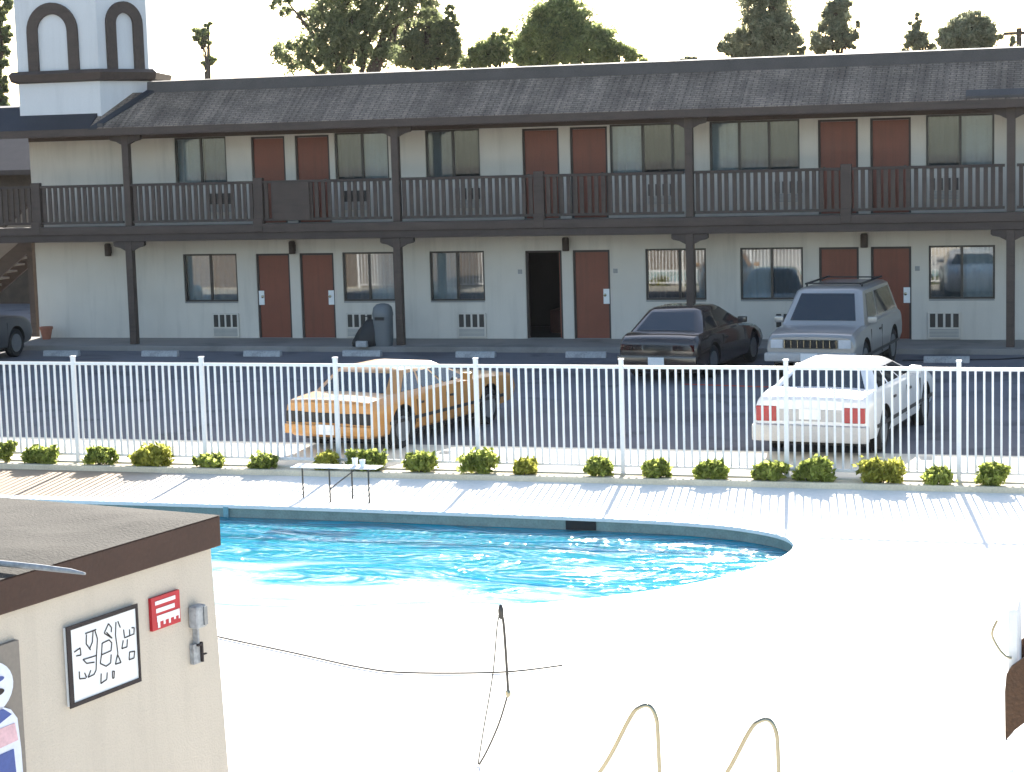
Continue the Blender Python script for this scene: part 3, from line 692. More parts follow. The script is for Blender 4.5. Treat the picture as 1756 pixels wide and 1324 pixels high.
tree('street_tree', 'dark tree showing in the gap left of the tower', 62,
     [(-2,60,16,60),(4,130,12,36),(0,180,14,20),(-6,-10,20,40)], 6000, .09, M['green_dark'], -4)
tree('hedge_tree', 'dark leafy tree behind the balcony at the left edge', 66,
     [(5,265,26,24),(25,285,16,20),(-15,240,24,30)], 5000, .09, M['green_dark'], 0)
up = empty('utility_pole', wal(1747, 230, 75)*1.0); up.location.z = 0; WL[up.name] = up.location.copy()
pz = wal(1747, 48, 75); bx0 = up.location
build(MB().tube([(bx0.x, 75, 0), (bx0.x, 75, pz.z)], [.13, .10], 10), 'pole', M['bark'], up)
build(MB().box(bx0.x-.55, bx0.x+.55, 74.9, 75-.102, pz.z-.25, pz.z-.13), 'crossarm', M['bark'], up)
tag(up, 'dark utility pole with a short crossarm at the upper right edge', 'utility pole')

bushes = [(0,24,745,788,0,'leafy green bush cut off by the left edge of the photo'),
 (30,112,757,793,0,'wide green bush, second from the left end of the kerb'),
 (140,205,762,790,0,'upright green bush just right of the leftmost fence post in view'),
 (217,302,750,790,1,'tallest yellow green bush on the left part of the kerb'),
 (330,390,774,797,0,'thin pale green bush in front of the second fence post'),
 (425,478,775,795,0,'low dark green bush left of the tan car'),
 (540,582,766,792,1,'bright yellow bush in front of the tan car left wheel'),
 (595,665,765,795,0,'broad leafy bush in front of the tan car bumper'),
 (693,748,768,812,0,'tall light green bush in front of the tan car rear wheel'),
 (790,850,765,805,0,'upright boxy bush beside the fence post behind the pool skimmer'),
 (880,922,780,802,1,'small round yellow green bush right of the tan car'),
 (1003,1050,778,806,0,'small bush split into two tufts near the middle fence post'),
 (1103,1148,782,810,0,'small flat topped bush with one pointed tip'),
 (1188,1252,783,812,0,'wide low clipped bush left of the white car'),
 (1290,1350,785,812,0,'dark low bush in front of the white car left tail lamp'),
 (1355,1440,780,815,0,'wide bush under the middle of the white car bumper'),
 (1472,1548,770,820,1,'largest bright green clipped bush by the white car right corner'),
 (1583,1635,793,825,0,'small dark glossy bush right of the white car'),
 (1675,1725,787,828,0,'spiky green bush nearest the right edge of the photo')]
for x0, x1, yt, yb, yel, lb in bushes:
    Yb = 26.41; k = (wal(900, 800, Yb)-wal(910, 800, Yb)).length/10
    c = wal((x0+x1)/2, yb, Yb); wx = (x1-x0)/2*k*.92; top = wal((x0+x1)/2, yt, Yb); h = max(.2, top.z)*.78
    t = empty('bush', (c.x, Yb, -.015)); tag(t, lb, 'bush', 'bushes planted along the kerb behind the pool fence')
    bl = [(c.x+wx*random.uniform(-.55, .55), Yb+random.uniform(-.06, .06), h*random.uniform(.35, .72), wx*random.uniform(.35, .6), .16, h*random.uniform(.26, .38)) for _ in range(6)]
    bl += [(c.x-wx*.55, Yb, h*.30, wx*.42, .17, h*.33), (c.x+wx*.55, Yb, h*.30, wx*.42, .17, h*.33), (c.x, Yb, h*.5, wx*.6, .19, h*.42)]
    q, cc = leaves(bl, int(1500+3200*wx), .042, .62, 26)
    leaf_obj('foliage', q, M['green_yellow' if yel else 'green_bush'], t)
    m = MB()
    for j in range(7):
        xx = c.x+random.uniform(-.6, .6)*wx
        m.tube([(c.x+(xx-c.x)*.5, Yb, -.06), (xx, Yb+random.uniform(-.08, .08), h*.7)], [.010, .004], 5)
    build(m, 'stems', M['bark'], t)

# ------------------------------------------------------------------ cars
def half_ring(w, zb, zs, zt, y):
    h = [(0, zb), (w*.82, zb), (w*.95, zb+.05), (w*.995, zb+.18), (w, (zb+zs)/2+.04), (w*.985, zs-.10), (w*.955, zs-.02), (w*.88, zt), (w*.5, zt+.018), (0, zt+.024)]
    return [(x, y, z) for x, z in h] + [(-x, y, z) for x, z in h[-2:0:-1]]
def boolean_cut(o, cut, mat):
    md = o.modifiers.new('b', 'BOOLEAN'); md.operation = 'DIFFERENCE'; md.solver = 'EXACT'; md.object = cut
    try: md.material_mode = 'TRANSFER'
    except Exception: pass
    dg = bpy.context.evaluated_depsgraph_get(); me = bpy.data.meshes.new_from_object(o.evaluated_get(dg))
    o.modifiers.clear(); o.data = me; bpy.data.objects.remove(cut)
def lerp(a, b, t): return Vector(a)*(1-t)+Vector(b)*t
def pane_on(quad, u0, u1, v0, v1, off=.006, th=.012):
    A, B, C, D = map(Vector, quad)          # A-B bottom, D-C top
    nr = (B-A).cross(D-A).normalized()
    P = [lerp(lerp(A, B, u), lerp(D, C, u), v) for u, v in ((u0,v0),(u1,v0),(u1,v1),(u0,v1))]
    return [p+nr*off for p in P] + [p-nr*th for p in P]
BOXF = [(0,1,2,3),(7,6,5,4),(0,4,5,1),(1,5,6,2),(2,6,7,3),(3,7,4,0)]
def car(label, loc, rz, paint, L, W, H, stations, gh, wheels, wr, lights, bumper, extras, cat='car', name='parked_car'):
    """local frame: rear bumper at y=0 facing -y, nose at y=L"""
    root = empty(name, (0,0,0)); tag(root, label, cat, 'parked cars')
    hw = W/2
    dense = []
    for i in range(len(stations)-1):
        p0, p1, p2, p3 = stations[max(i-1, 0)], stations[i], stations[i+1], stations[min(i+2, len(stations)-1)]
        h = p2[0]-p1[0]
        for k in range(4):
            q = k/4; row = [p1[0]+h*q]
            for j in range(1, 5):
                m1 = (p2[j]-p0[j])/max(p2[0]-p0[0], 1e-6)*h; m2 = (p3[j]-p1[j])/max(p3[0]-p1[0], 1e-6)*h
                row.append((2*q**3-3*q*q+1)*p1[j]+(q**3-2*q*q+q)*m1+(-2*q**3+3*q*q)*p2[j]+(q**3-q*q)*m2)
            dense.append(row)
    dense.append(list(stations[-1]))
    b = MB().loft([half_ring(hw*wf, zb, zs, zt, y) for y, wf, zb, zs, zt in dense])
    body = build(b, 'body', paint, root, local=True)
    bpy.context.view_layer.update()
    c = MB()
    for yw in wheels:
        for s in (-1, 1): c.lathe([(wr+.055, 0), (wr+.055, .3)], (s*(hw-.12) - .15, yw, wr+.015), 'x', 28)
    cut = build(c, 'cutter', M['black']); boolean_cut(body, cut, M['black'])
    me = body.data; me.polygons.foreach_set('use_smooth', [True]*len(me.polygons)); me.set_sharp_from_angle(angle=R(32))
    # cabin
    ybr, yfr, yrb, yff, wb, wt, zb, zr = gh  # roof rear, roof front, belt rear, belt front, half widths, belt z, roof z
    def ring(w, y0, y1, z, cx=.10):
        return [(-w+cx, y0, z), (w-cx, y0, z), (w, y0+cx, z), (w, y1-cx, z), (w-cx, y1, z), (-w+cx, y1, z), (-w, y1-cx, z), (-w, y0+cx, z)]
    r1 = ring(wb, yrb, yff, zb-.03); r2 = ring(wt, ybr, yfr, zr-.075); r3 = ring(wt-.07, ybr+.09, yfr-.12, zr-.022); r4 = ring(wt-.3, ybr+.3, yfr-.34, zr, .08)
    cab = build(MB().loft([r1, r2, r3, r4]), 'cabin', paint, root, smooth=38, local=True)
    build(MB().add(pane_on((r1[0], r1[1], r2[1], r2[0]), .03, .97, .16, .94), BOXF), 'windscreen' if extras.get('front_first') else 'rear_window', M['carglass'], cab, local=True)
    build(MB().add(pane_on((r1[4], r1[5], r2[5], r2[4]), .03, .97, .12, .95), BOXF), 'rear_window' if extras.get('front_first') else 'windscreen', M['carglass'], cab, local=True)
    for k0, k1, side in ((2, 3, 0), (6, 7, 1)):
        for a, bb in extras.get('sidewin', ((.04, .47), (.52, .95))):
            if side: a, bb = 1-bb, 1-a
            build(MB().add(pane_on((r1[k0], r1[k1], r2[k1], r2[k0]), a, bb, .16, .90), BOXF), 'side_window', M['carglass'], cab, local=True)
    # wheels
    for yw in wheels:
        for s in (-1, 1):
            xo = s*(hw-.02)
            w_ = build(MB().lathe([(wr*.62, -.02*s), (wr*.9, 0), (wr, -.03*s), (wr, -.15*s), (wr*.9, -.18*s), (wr*.5, -.18*s)], (xo, yw, wr), 'x', 28), 'wheel', M['rubber'], root, smooth=50, local=True)
            m = MB().lathe([(.02, .0), (wr*.2, .005*s), (wr*.5, -.012*s), (wr*.63, -.004*s), (wr*.63, -.05*s)], (xo, yw, wr), 'x', 24)
            build(m, 'rim', M['alugrey'], w_, smooth=40, local=True)
    for nm, mt, x0, x1, z0, z1, yo in lights:
        build(MB().box(x0, x1, yo-.02, yo+.06, z0, z1), nm, M[mt], root, bevel=.008, local=True)
    for x0, x1, y0, y1, z0, z1, mt in bumper:
        build(MB().box(x0, x1, y0, y1, z0, z1), 'bumper', M[mt], root, bevel=.03, smooth=45, local=True)
    build(MB().box(-.16, .16, extras['plate'][0]-.012, extras['plate'][0], extras['plate'][1], extras['plate'][1]+.15), 'license_plate', M['paper'], root, local=True)
    for s in (-1, 1):
        xm = s*(wb+.06); ym = extras.get('mirror_y', yff-.55)
        build(MB().obox((xm+s*.05, ym, zb+.07), (.09, 0, 0), (0, .05, 0), (0, 0, .06)), 'side_mirror', paint, root, bevel=.02, smooth=50, local=True)
        # door seams and handles
        for yd in extras.get('seams', ()): build(MB().box(s*(hw-.006)-.008, s*(hw-.006)+.008, yd-.005, yd+.005, .36, zb-.12), 'door_seam', M['black'], body, local=True)
        for yd in extras.get('handles', ()): build(MB().box(s*hw-.012, s*hw+.012, yd, yd+.14, zb-.20, zb-.165), 'door_handle', M['dkmetal'], root, local=True)
        if extras.get('trim'): build(MB().box(s*hw-.008, s*hw+.014, .45, L-.5, .42, .47), 'side_moulding', M['dkmetal'], root, local=True)
    for nm, mt, mb_ in extras.get('parts', ()): build(mb_, nm, M[mt], root, local=True, bevel=.006)
    # underside
    build(MB().box(-hw*.8, hw*.8, .35, L-.4, .16, .30), 'underbody', M['black'], root, local=True)
    root.location = loc; root.rotation_euler.z = rz
    return root

# tan sedan: boxy, squared tail with one dark lamp band
car('boxy tan sedan parked behind the fence with a dark lamp band across its tail', (-11.50, 27.70, .002), R(-12), M['tan'], 4.55, 1.66, 1.22,
    [(0, .93, .30, .72, .76), (.05, .98, .25, .75, .80), (.6, 1, .22, .80, .845), (1.1, 1, .22, .83, .865), (2.6, 1, .22, .84, .87), (3.1, 1, .22, .83, .86), (3.9, .99, .24, .79, .82), (4.42, .95, .28, .73, .76), (4.55, .90, .34, .66, .69)],
    (1.08, 2.4, .62, 3.25, .76, .60, .84, 1.22), (.85, 3.55), .31,
    [('tail_light', 'black', -.77, -.44, .47, .64, .0), ('tail_light', 'black', .44, .77, .47, .64, .0), ('lamp_panel', 'black', -.435, .435, .48, .63, .0)],
    [(-.80, .80, -.09, .06, .30, .45, 'tan')], {'plate': (-.092, .31), 'seams': (1.25, 2.15, 3.05), 'handles': (1.3, 2.25), 'trim': True, 'sidewin': ((.06, .30), (.34, .60), (.64, .95))})
# white sedan
car('white sedan parked behind the fence with red tail lamps and a grey bumper', (-4.22, 28.1, .002), R(-7), M['carwhite'], 4.7, 1.74, 1.26,
    [(0, .90, .32, .80, .83), (.06, .96, .26, .84, .88), (.55, 1, .22, .90, .935), (1.1, 1, .22, .91, .945), (2.7, 1, .22, .90, .93), (3.3, 1, .22, .87, .91), (4.1, .98, .24, .79, .83), (4.55, .93, .28, .70, .74), (4.7, .86, .36, .60, .63)],
    (1.05, 2.5, .62, 3.3, .80, .60, .93, 1.26), (.95, 3.7), .32,
    [('tail_light', 'redlamp', -.80, -.50, .54, .76, .0), ('tail_light', 'redlamp', .50, .80, .54, .76, .0), ('trunk_panel', 'bumpergrey', -.49, .49, .55, .72, .01)],
    [(-.85, .85, -.10, .08, .26, .50, 'bumpergrey')], {'plate': (-.012, .58), 'seams': (1.4, 2.35, 3.25), 'handles': (1.45, 2.45), 'trim': True, 'sidewin': ((.05, .28), (.32, .60), (.64, .95))})
# dark coupe
car('low dark brown coupe with a sloping rear window parked nose in to the motel', (-8.42, 36.7, 0), R(-7), M['cardark'], 4.5, 1.70, 1.30,
    [(0, .84, .34, .70, .74), (.05, .92, .28, .78, .82), (.30, .98, .22, .86, .90), (.9, 1, .20, .88, .91), (2.6, 1, .20, .87, .90), (3.2, 1, .20, .82, .85), (4.0, .97, .22, .70, .74), (4.4, .9, .28, .58, .61), (4.5, .8, .34, .50, .53)],
    (.98, 2.2, .42, 3.2, .76, .55, .91, 1.36), (.95, 3.55), .32,
    [('tail_light', 'darklamp', -.74, -.30, .60, .73, .02), ('tail_light', 'darklamp', .30, .74, .60, .73, .02), ('lamp_panel', 'black', -.29, .29, .60, .73, .02)],
    [(-.80, .80, -.07, .08, .28, .52, 'cardark')], {'plate': (-.073, .34), 'seams': (1.5, 2.9), 'handles': (1.6,), 'sidewin': ((.06, .36), (.40, .95))})
# silver off-roader facing us: here the nose is at y=0
grl = MB().box(-.50, .50, -.03, -.012, .655, .665).box(-.50, .50, -.03, -.012, .815, .825)
for k in range(9): grl.box(-.50+k*.1225, -.48+k*.1225, -.03, -.012, .6655, .8145)
car('tall silver off roader with bright grille facing the pool beside the dark coupe', (-5.50, 36.75, 0), R(-5), M['carsilver'], 4.5, 1.74, 1.70,
    [(0, .95, .44, .80, .85), (.06, .985, .40, .85, .90), (.4, 1, .32, .93, .965), (1.0, 1, .28, .98, 1.01), (1.6, 1, .28, 1.02, 1.05), (2.9, 1, .28, 1.03, 1.06), (3.9, 1, .30, 1.03, 1.06), (4.42, .98, .36, 1.0, 1.03), (4.5, .94, .42, .96, .99)],
    (1.50, 4.1, .92, 4.42, .80, .64, 1.02, 1.68), (.9, 3.55), .36,
    [('headlight', 'headlamp', -.76, -.53, .66, .82, -.0), ('headlight', 'headlamp', .53, .76, .66, .82, -.0), ('grille_backing', 'black', -.51, .51, .66, .82, .012)],
    [(-.86, .86, -.13, .06, .42, .58, 'bumpergrey')], {'plate': (-.135, .43), 'seams': (1.35, 2.35), 'handles': (2.1,), 'trim': True, 'sidewin': ((.10, .36), (.40, .95)), 'mirror_y': 1.25, 'front_first': True,
     'parts': [('grille', 'chrome', grl), ('roof_rack', 'black', MB().box(-.56, -.52, 1.9, 3.9, 1.705, 1.74).box(.52, .56, 1.9, 3.9, 1.705, 1.74).box(-.52, .52, 2.0, 2.05, 1.71, 1.735).box(-.52, .52, 3.7, 3.75, 1.71, 1.735).box(-.56, -.53, 2.0, 2.05, 1.66, 1.706).box(.53, .56, 2.0, 2.05, 1.66, 1.706))]})
# grey car cut by the left edge
car('grey rounded car cut off by the left edge in front of the staircase', (-25.32, 36.9, 0), R(0), M['cargrey'], 4.45, 1.70, 1.42,
    [(0, .88, .32, .82, .86), (.06, .95, .26, .86, .90), (.55, 1, .22, .90, .94), (1.2, 1, .22, .92, .95), (2.7, 1, .22, .93, .96), (3.2, 1, .22, .94, .97), (3.8, .98, .24, .90, .93), (4.25, .92, .28, .78, .82), (4.45, .82, .36, .60, .63)],
    (1.1, 2.3, .62, 3.05, .78, .60, .95, 1.42), (.9, 3.5), .33,
    [('tail_light', 'redlamp', -.76, -.46, .62, .80, .0), ('tail_light', 'redlamp', .46, .76, .62, .80, .0)],
    [(-.82, .82, -.08, .08, .28, .52, 'cargrey')], {'plate': (-.02, .6), 'seams': (1.3, 2.2, 3.1), 'handles': (1.4, 2.3)})

# ------------------------------------------------------------------ deck furniture
TX, TY = -10.05, 24.43
tb = empty('patio_table', (TX, TY, DZ)); tag(tb, 'low white patio table with thin dark legs on the deck between kerb and pool', 'table')
build(MB().box(TX-.62, TX+.62, TY-.15, TY+.15, DZ+.456, DZ+.468), 'tabletop', M['white'], tb, bevel=.008)
for x, y in ((-.56, .14), (-.05, -.14), (.16, .14), (.51, -.14)):
    build(MB().tube([(TX+x, TY+y, DZ), (TX+x, TY+y, DZ+.455)], .012, 8), 'leg', M['dkmetal'], tb)
build(MB().tube([(TX-.05, TY-.14, DZ+.18), (TX+.33, TY-.145, DZ+.454)], .009, 6), 'brace', M['dkmetal'], tb)
for i, (x, y, lb) in enumerate(((.25, .05, 'white cup standing on the left of two on the low patio table'), (.4, -.06, 'white cup standing on the right of two on the low patio table'))):
    tag(build(MB().lathe([(.030, 0), (.042, .10), (.044, .105), (.038, .105), (.028, .01)], (TX+x, TY+y, DZ+.469), 'z', 14), 'cup', M['white'], smooth=40), lb, 'cup', 'cups on the patio table')
def pts_smooth(pts, k=6):
    P = [Vector(p) for p in pts]; out = []
    for i in range(len(P)-1):
        p0, p1, p2, p3 = P[max(i-1, 0)], P[i], P[i+1], P[min(i+2, len(P)-1)]
        for s in range(k):
            t = s/k; out.append(.5*((2*p1)+(-p0+p2)*t+(2*p0-5*p1+4*p2-p3)*t*t+(-p0+3*p1-3*p2+p3)*t**3))
    return out+[P[-1]]
hose = pts_smooth([(-9.95, 17.90, DZ+.013), (-9.17, 17.60, DZ+.013), (-8.43, 17.23, DZ+.013), (-7.41, 16.78, DZ+.013), (-6.58, 16.41, DZ+.013), (-6.10, 16.33, DZ+.013), (-5.28, 16.51, DZ+.013), (-4.80, 16.84, DZ+.013)])
tag(build(MB().tube(hose, .0085, 8), 'hose', M['dkmetal'], smooth=60), 'thin dark hose curving across the white deck from the shed', 'hose')
lp = empty('loop_handrail', (-4.662, 13.947, DZ)); tag(lp, 'narrow upright dark metal loop standing on the white deck', 'handrail')
build(MB().tube(pts_smooth([(-4.447, 13.947, 1.120), (-4.428, 13.947, 1.042), (-4.413, 13.947, 0.700), (-4.408, 13.947, 0.505)]), .011, 8), 'upright', M['dkmetal'], lp, smooth=60)
build(MB().tube(pts_smooth([(-4.408, 13.947, 0.505), (-4.486, 13.947, 0.271), (-4.584, 13.947, 0.057), (-4.657, 13.947, -0.070)]), .0075, 8), 'lower_bar', M['dkmetal'], lp, smooth=60)
build(MB().tube(pts_smooth([(-4.447, 13.947, 1.120), (-4.477, 13.947, 1.042), (-4.525, 13.947, 0.652), (-4.613, 13.947, 0.213), (-4.667, 13.947, -0.070)]), .0055, 8), 'back_bar', M['dkmetal'], lp, smooth=60)
build(MB().lathe([(.008, -.05), (.022, -.03), (.024, .02), (.012, .06), (.004, .065)], (-4.447, 13.947, 1.130), 'z', 10), 'cap', M['dkmetal'], lp, smooth=50)
build(MB().lathe([(.010, -.03), (.022, -.01), (.022, .01), (.010, .03)], (-4.408, 13.947, 0.505), 'z', 10), 'joint', M['chrome'], lp, smooth=50)
for k, (ax, ay, lb) in enumerate(((-3.08, 13.0, 'left curved steel pool ladder rail at the bottom of the photo'), (-2.25, 13.0, 'right curved steel pool ladder rail at the bottom of the photo'))):
    r_ = empty('ladder_rail', (ax, ay, DZ)); tag(r_, lb, 'ladder rail', 'pair of pool ladder rails')
    dz = -.05*k
    P = pts_smooth([(ax-.64, ay+.05, DZ), (ax-.34, ay-.02, .30+dz), (ax-.13, ay-.06, .68+dz), (ax-.06, ay-.07, .76+dz), (ax+.01, ay-.07, .775+dz), (ax+.055, ay-.07, .70+dz), (ax+.068, ay-.07, .55+dz), (ax+.08, ay-.07, DZ)])
    build(MB().tube(P, .015, 10), 'rail', M['chrome'], r_, smooth=60)
    build(MB().lathe([(.05, 0), (.05, .012), (.02, .02)], (ax+.08, ay-.07, DZ), 'z', 14), 'flange', M['chrome'], r_, smooth=40)
    build(MB().lathe([(.05, 0), (.05, .012), (.02, .02)], (ax-.64, ay+.05, DZ), 'z', 14), 'flange', M['chrome'], r_, smooth=40)

# brown chair at the right edge
ch = empty('patio_chair', (-.35, 14.0, DZ)); tag(ch, 'brown woven patio chair with white cushion cut off by the right edge', 'chair')
sp = [(-.74, .36), (-.745, .72), (-.735, .84), (-.70, .90), (-.62, .965), (-.5, 1.0), (.0, 1.0), (.1, .9), (.12, .3), (.05, .44), (-.2, .54), (-.45, .56), (-.6, .51), (-.68, .44)]
build(MB().prism(sp, 'y', 13.96, 14.0), 'side_panel', M['wicker'], ch)
build(MB().prism(sp, 'y', 14.62, 14.66), 'side_panel', M['wicker'], ch)
build(MB().box(-.70, .06, 14.003, 14.617, .56, .66), 'seat', M['wicker'], ch, bevel=.02)
for x, y in ((-.73, 13.97), (.08, 13.97), (-.73, 14.64), (.08, 14.64)):
    build(MB().tube([(x, y, DZ), (x, y, .37)], .018, 8), 'leg', M['white'], ch)
build(MB().box(-.73, -.66, 14.02, 14.60, .66, 1.30), 'backrest', M['cushion'], ch, bevel=.03, smooth=40)
build(MB().box(-.65, .04, 14.02, 14.60, .663, .78), 'cushion', M['cushion'], ch, bevel=.03, smooth=40)
build(MB().tube(pts_smooth([(-.80, 14.0, 1.22), (-.835, 14.0, 1.12), (-.79, 14.0, 1.02), (-.74, 14.0, .965), (-.70, 14.0, .955)]), .009, 8), 'arm_loop', M['chrome'], ch, smooth=60)

# ------------------------------------------------------------------ shed at lower left
U = Vector((-.2, -.98, 0)).normalized(); V = Vector((-.98, .2, 0)).normalized(); S0 = Vector((-5.38, 11.04, 0)); NV = -V
def sp3(u, v, z): return S0 + U*u + V*v + Vector((0, 0, z))
def sbox(mb, u0, u1, v0, v1, z0, z1):
    P = [sp3(u, v, z) for z in (z0, z1) for u, v in ((u0,v0),(u1,v0),(u1,v1),(u0,v1))]
    return mb.add(P, [(0,3,2,1),(4,5,6,7),(0,1,5,4),(1,2,6,5),(2,3,7,6),(3,0,4,7)])
sh = empty('pool_shed', sp3(1.6, 1.2, DZ)); tag(sh, 'cream pool shed with brown fascia and flat gravel roof at lower left', 'shed')
build(MB().loft([[sp3(u, v, DZ) for u, v in ((-.10,.02),(3.6,.02),(3.6,3.4),(-.10,3.4))], [sp3(u, v, 2.26) for u, v in ((.02,.02),(3.6,.02),(3.6,3.4),(.02,3.4))]]), 'wall', M['creamwall'], sh)
fa = MB(); sbox(fa, -.03, 3.65, -.03, .012, 2.21, 2.40); sbox(fa, -.03, .012, .013, 3.45, 2.21, 2.40)
build(fa, 'fascia', M['shedfascia'], sh, bevel=.006)
rfm = MB(); nu, nv = 24, 24; vv = []
for i in range(nu+1):
    for j in range(nv+1):
        u = -.032+3.68*i/nu; v = -.032+3.48*j/nv; edge = min(1, min(u+.032, v+.032)/.25)
        vv.append(sp3(u, v, 2.403+edge*random.uniform(0, .012)+.02*edge*math.sin(u*3+v*2)**2))
rfm.add(vv, [(i*(nv+1)+j, (i+1)*(nv+1)+j, (i+1)*(nv+1)+j+1, i*(nv+1)+j+1) for i in range(nu) for j in range(nv)])
build(rfm, 'roof', M['gravel'], sh, smooth=60)
build(sbox(MB(), 1.79, 2.75, -.012, .018, DZ, 2.04), 'door', M['greybrown'], sh)
pole = MB().tube([gnd(-330, 915, 2.46), gnd(0, 966, 2.45), gnd(60, 972, 2.44), gnd(120, 979, 2.43), gnd(146, 984, 2.425)], [.017, .017, .017, .014, .007], 10)
tag(build(pole, 'skimmer_pole', M['stop'], smooth=50), 'pale metal pole lying across the edge of the shed roof', 'pole')
# white sign with hand-drawn strokes; strokes are (u, v) on the sign's face, v downward
sg = empty('notice_sign', sp3(1.09, 0, 1.78)); tag(sg, 'white framed sign with hand drawn black strokes on the shed wall', 'sign')
u0s, u1s, z0s, z1s = 1.40, .785, 1.555, 2.01
build(sbox(MB(), u1s, u0s, -.004, .018, z0s, z1s), 'sign_board', M['paper'], sg)
fr = MB(); sbox(fr, u1s-.006, u0s+.006, -.012, -.0045, z1s-.016, z1s+.008); sbox(fr, u1s-.006, u0s+.006, -.012, -.0045, z0s-.008, z0s+.016)
sbox(fr, u0s-.03, u0s+.006, -.012, -.0045, z0s+.017, z1s-.017); sbox(fr, u1s-.006, u1s+.010, -.012, -.0045, z0s+.017, z1s-.017)
build(fr, 'sign_frame', M['ink'], sg)
strokes = [[(540,405),(610,380)],[(548,410),(550,470),(580,510)],[(590,390),(590,460),(575,500)],[(600,380),(622,440),(622,550),(625,640),(612,670)],[(535,570),(620,548)],[(535,570),(560,595),(610,590)],
 [(515,645),(520,692),(560,690)],[(550,655),(565,685)],[(590,640),(575,685),(610,670)],[(475,520),(512,495),(520,540),(490,545)],
 [(690,345),(665,405),(712,435)],[(690,345),(712,370),(712,400)],[(680,400),(720,440)],[(655,470),(700,450),(720,470),(718,520),(655,545),(655,470)],[(655,545),(650,600),(690,620),(720,600),(720,545)],
 [(740,335),(742,420),(752,470),(765,540),(752,610),(790,600),(765,550)],[(752,330),(772,372)],[(795,385),(805,440),(870,415)],[(835,385),(840,430)],[(850,375),(868,375),(868,415)],
 [(797,455),(790,510),(825,500),(825,450)],[(845,535),(880,530),(878,575),(845,585),(845,535)],[(660,665),(662,730),(700,705),(700,660)],[(735,655),(738,700),(748,700),(748,655),(735,655)]]
sk = MB()
TLc, TRc, BLc = Vector((415,370)), Vector((873,225)), Vector((472,868))
ex, ey = TRc-TLc, BLc-TLc; det = ex.x*ey.y-ex.y*ey.x
def sign_uv(p):
    d = Vector(p)-TLc; return (d.x*ey.y-d.y*ey.x)/det, (ex.x*d.y-ex.y*d.x)/det
for s_ in strokes:
    for a, b in zip(s_, s_[1:]):
        (ua, va), (ub, vb) = sign_uv(a), sign_uv(b)
        A = sp3(u0s+(u1s-u0s)*ua, -.006, z1s-(z1s-z0s)*va); B = sp3(u0s+(u1s-u0s)*ub, -.006, z1s-(z1s-z0s)*vb)
        if (B-A).length > 1e-4: sk.beam(A, B, .007, .0022, up=NV)
build(sk, 'lettering', M['ink'], sg)
rs = empty('red_sign', sp3(.51, 0, 1.92)); tag(rs, 'small red and white sign on the shed wall right of the white sign', 'sign')
build(sbox(MB(), .375, .645, -.004, .018, 1.815, 2.015), 'sign_board', M['red'], rs)
m = MB(); sbox(m, .42, .612, -.007, -.0042, 1.967, 1.99); sbox(m, .43, .605, -.007, -.0042, 1.918, 1.944)
sbox(m, .385, .60, -.007, -.0042, 1.862, 1.900)
for u_, w_, z_ in ((.595, .02, 1.826), (.54, .016, 1.838), (.49, .016, 1.833), (.44, .016, 1.845), (.395, .010, 1.84)): sbox(m, u_-w_, u_, -.007, -.0042, z_, 1.8615)
build(m, 'sign_stripes', M['paper'], rs)
bxo = empty('wall_switch', sp3(.22, 0, 1.8)); tag(bxo, 'small grey switch box with a hanging lever on the shed wall', 'switch box')
build(sbox(MB(), .175, .275, -.05, .018, 1.745, 1.885), 'box', M['stop'], bxo, bevel=.008)
build(sbox(MB(), .178, .212, -.058, -.051, 1.76, 1.875), 'cover_plate', M['alugrey'], bxo)
build(sbox(MB(), .222, .238, -.02, .018, 1.645, 1.744), 'conduit', M['stop'], bxo)
build(sbox(MB(), .185, .275, -.012, .018, 1.52, 1.644), 'lower_plate', M['stop'], bxo)
m = MB(); sbox(m, .20, .213, -.03, -.0125, 1.525, 1.65); sbox(m, .214, .245, -.03, -.0125, 1.63, 1.643); sbox(m, .165, .199, -.03, -.0125, 1.565, 1.572)
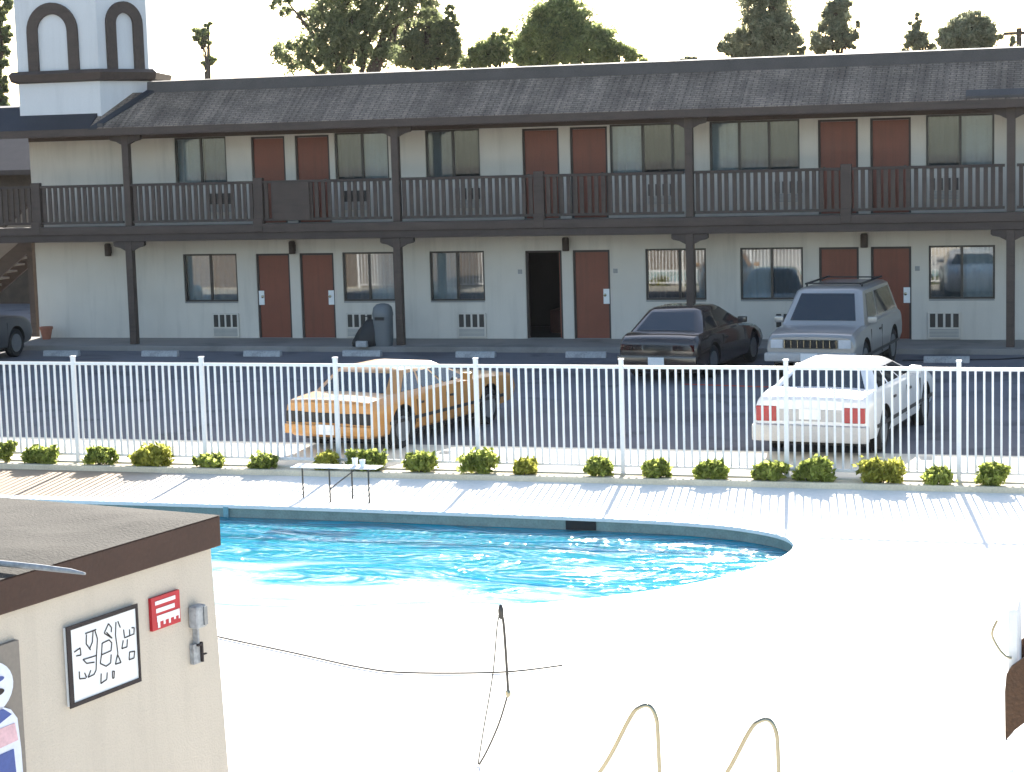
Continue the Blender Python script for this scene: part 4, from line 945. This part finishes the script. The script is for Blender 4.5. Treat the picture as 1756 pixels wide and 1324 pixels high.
build(m, 'lever', M['ink'], bxo)
# printed board on the shed's grey-brown door, mostly outside the photo
pb = empty('printed_board', sp3(2.2, 0, 1.6)); tag(pb, 'white, blue and pink printed board on the shed door at the left edge', 'poster')
def board(outline, v0, v1):
    m = MB(); return m.loft([[sp3(u, v0, z) for u, z in outline], [sp3(u, v1, z) for u, z in outline]])
def circ(cu, cz, ru, rz, n=28): return [(cu+ru*math.cos(2*math.pi*k/n), cz+rz*math.sin(2*math.pi*k/n)) for k in range(n)]
build(board(circ(2.07, 1.83, .20, .15), -.03, -.013), 'upper_shape', M['printwhite'], pb)
build(board(circ(2.00, 1.80, .055, .02), -.034, -.0305), 'upper_mark', M['ink'], pb)
build(board(circ(1.99, 1.87, .05, .015), -.034, -.0305), 'upper_mark', M['blue'], pb)
build(board([(1.98, 1.72), (1.90, 1.68), (1.855, 1.62), (1.84, 1.45), (1.83, 1.0), (2.6, 1.0), (2.6, 1.72)], -.03, -.013), 'lower_shape', M['printwhite'], pb)
build(board([(1.96, 1.70), (1.90, 1.655), (2.02, 1.62), (2.5, 1.58), (2.5, 1.70)], -.034, -.0305), 'stripe', M['blue'], pb)
build(board([(1.88, 1.60), (1.862, 1.50), (2.5, 1.47), (2.5, 1.56), (2.0, 1.6)], -.034, -.0305), 'stripe', M['pink'], pb)
build(board([(1.90, 1.46), (1.875, 1.02), (2.5, 1.02), (2.5, 1.45)], -.034, -.0305), 'stripe', M['blue'], pb)

# ------------------------------------------------------------------ morning haze
hz = MB().box(-960, 960, -320, 1560, -1.6, 17.5)
m = bpy.data.materials.new('haze'); m.use_nodes = True; t = m.node_tree; t.nodes.remove(t.nodes['Principled BSDF'])
pv = t.nodes.new('ShaderNodeVolumePrincipled'); pv.inputs['Color'].default_value = (.95, .96, 1, 1); pv.inputs['Density'].default_value = HAZE; pv.inputs['Anisotropy'].default_value = .35
t.links.new(pv.outputs[0], t.nodes['Material Output'].inputs['Volume'])
tag(build(hz, 'haze', m), kind='stuff')
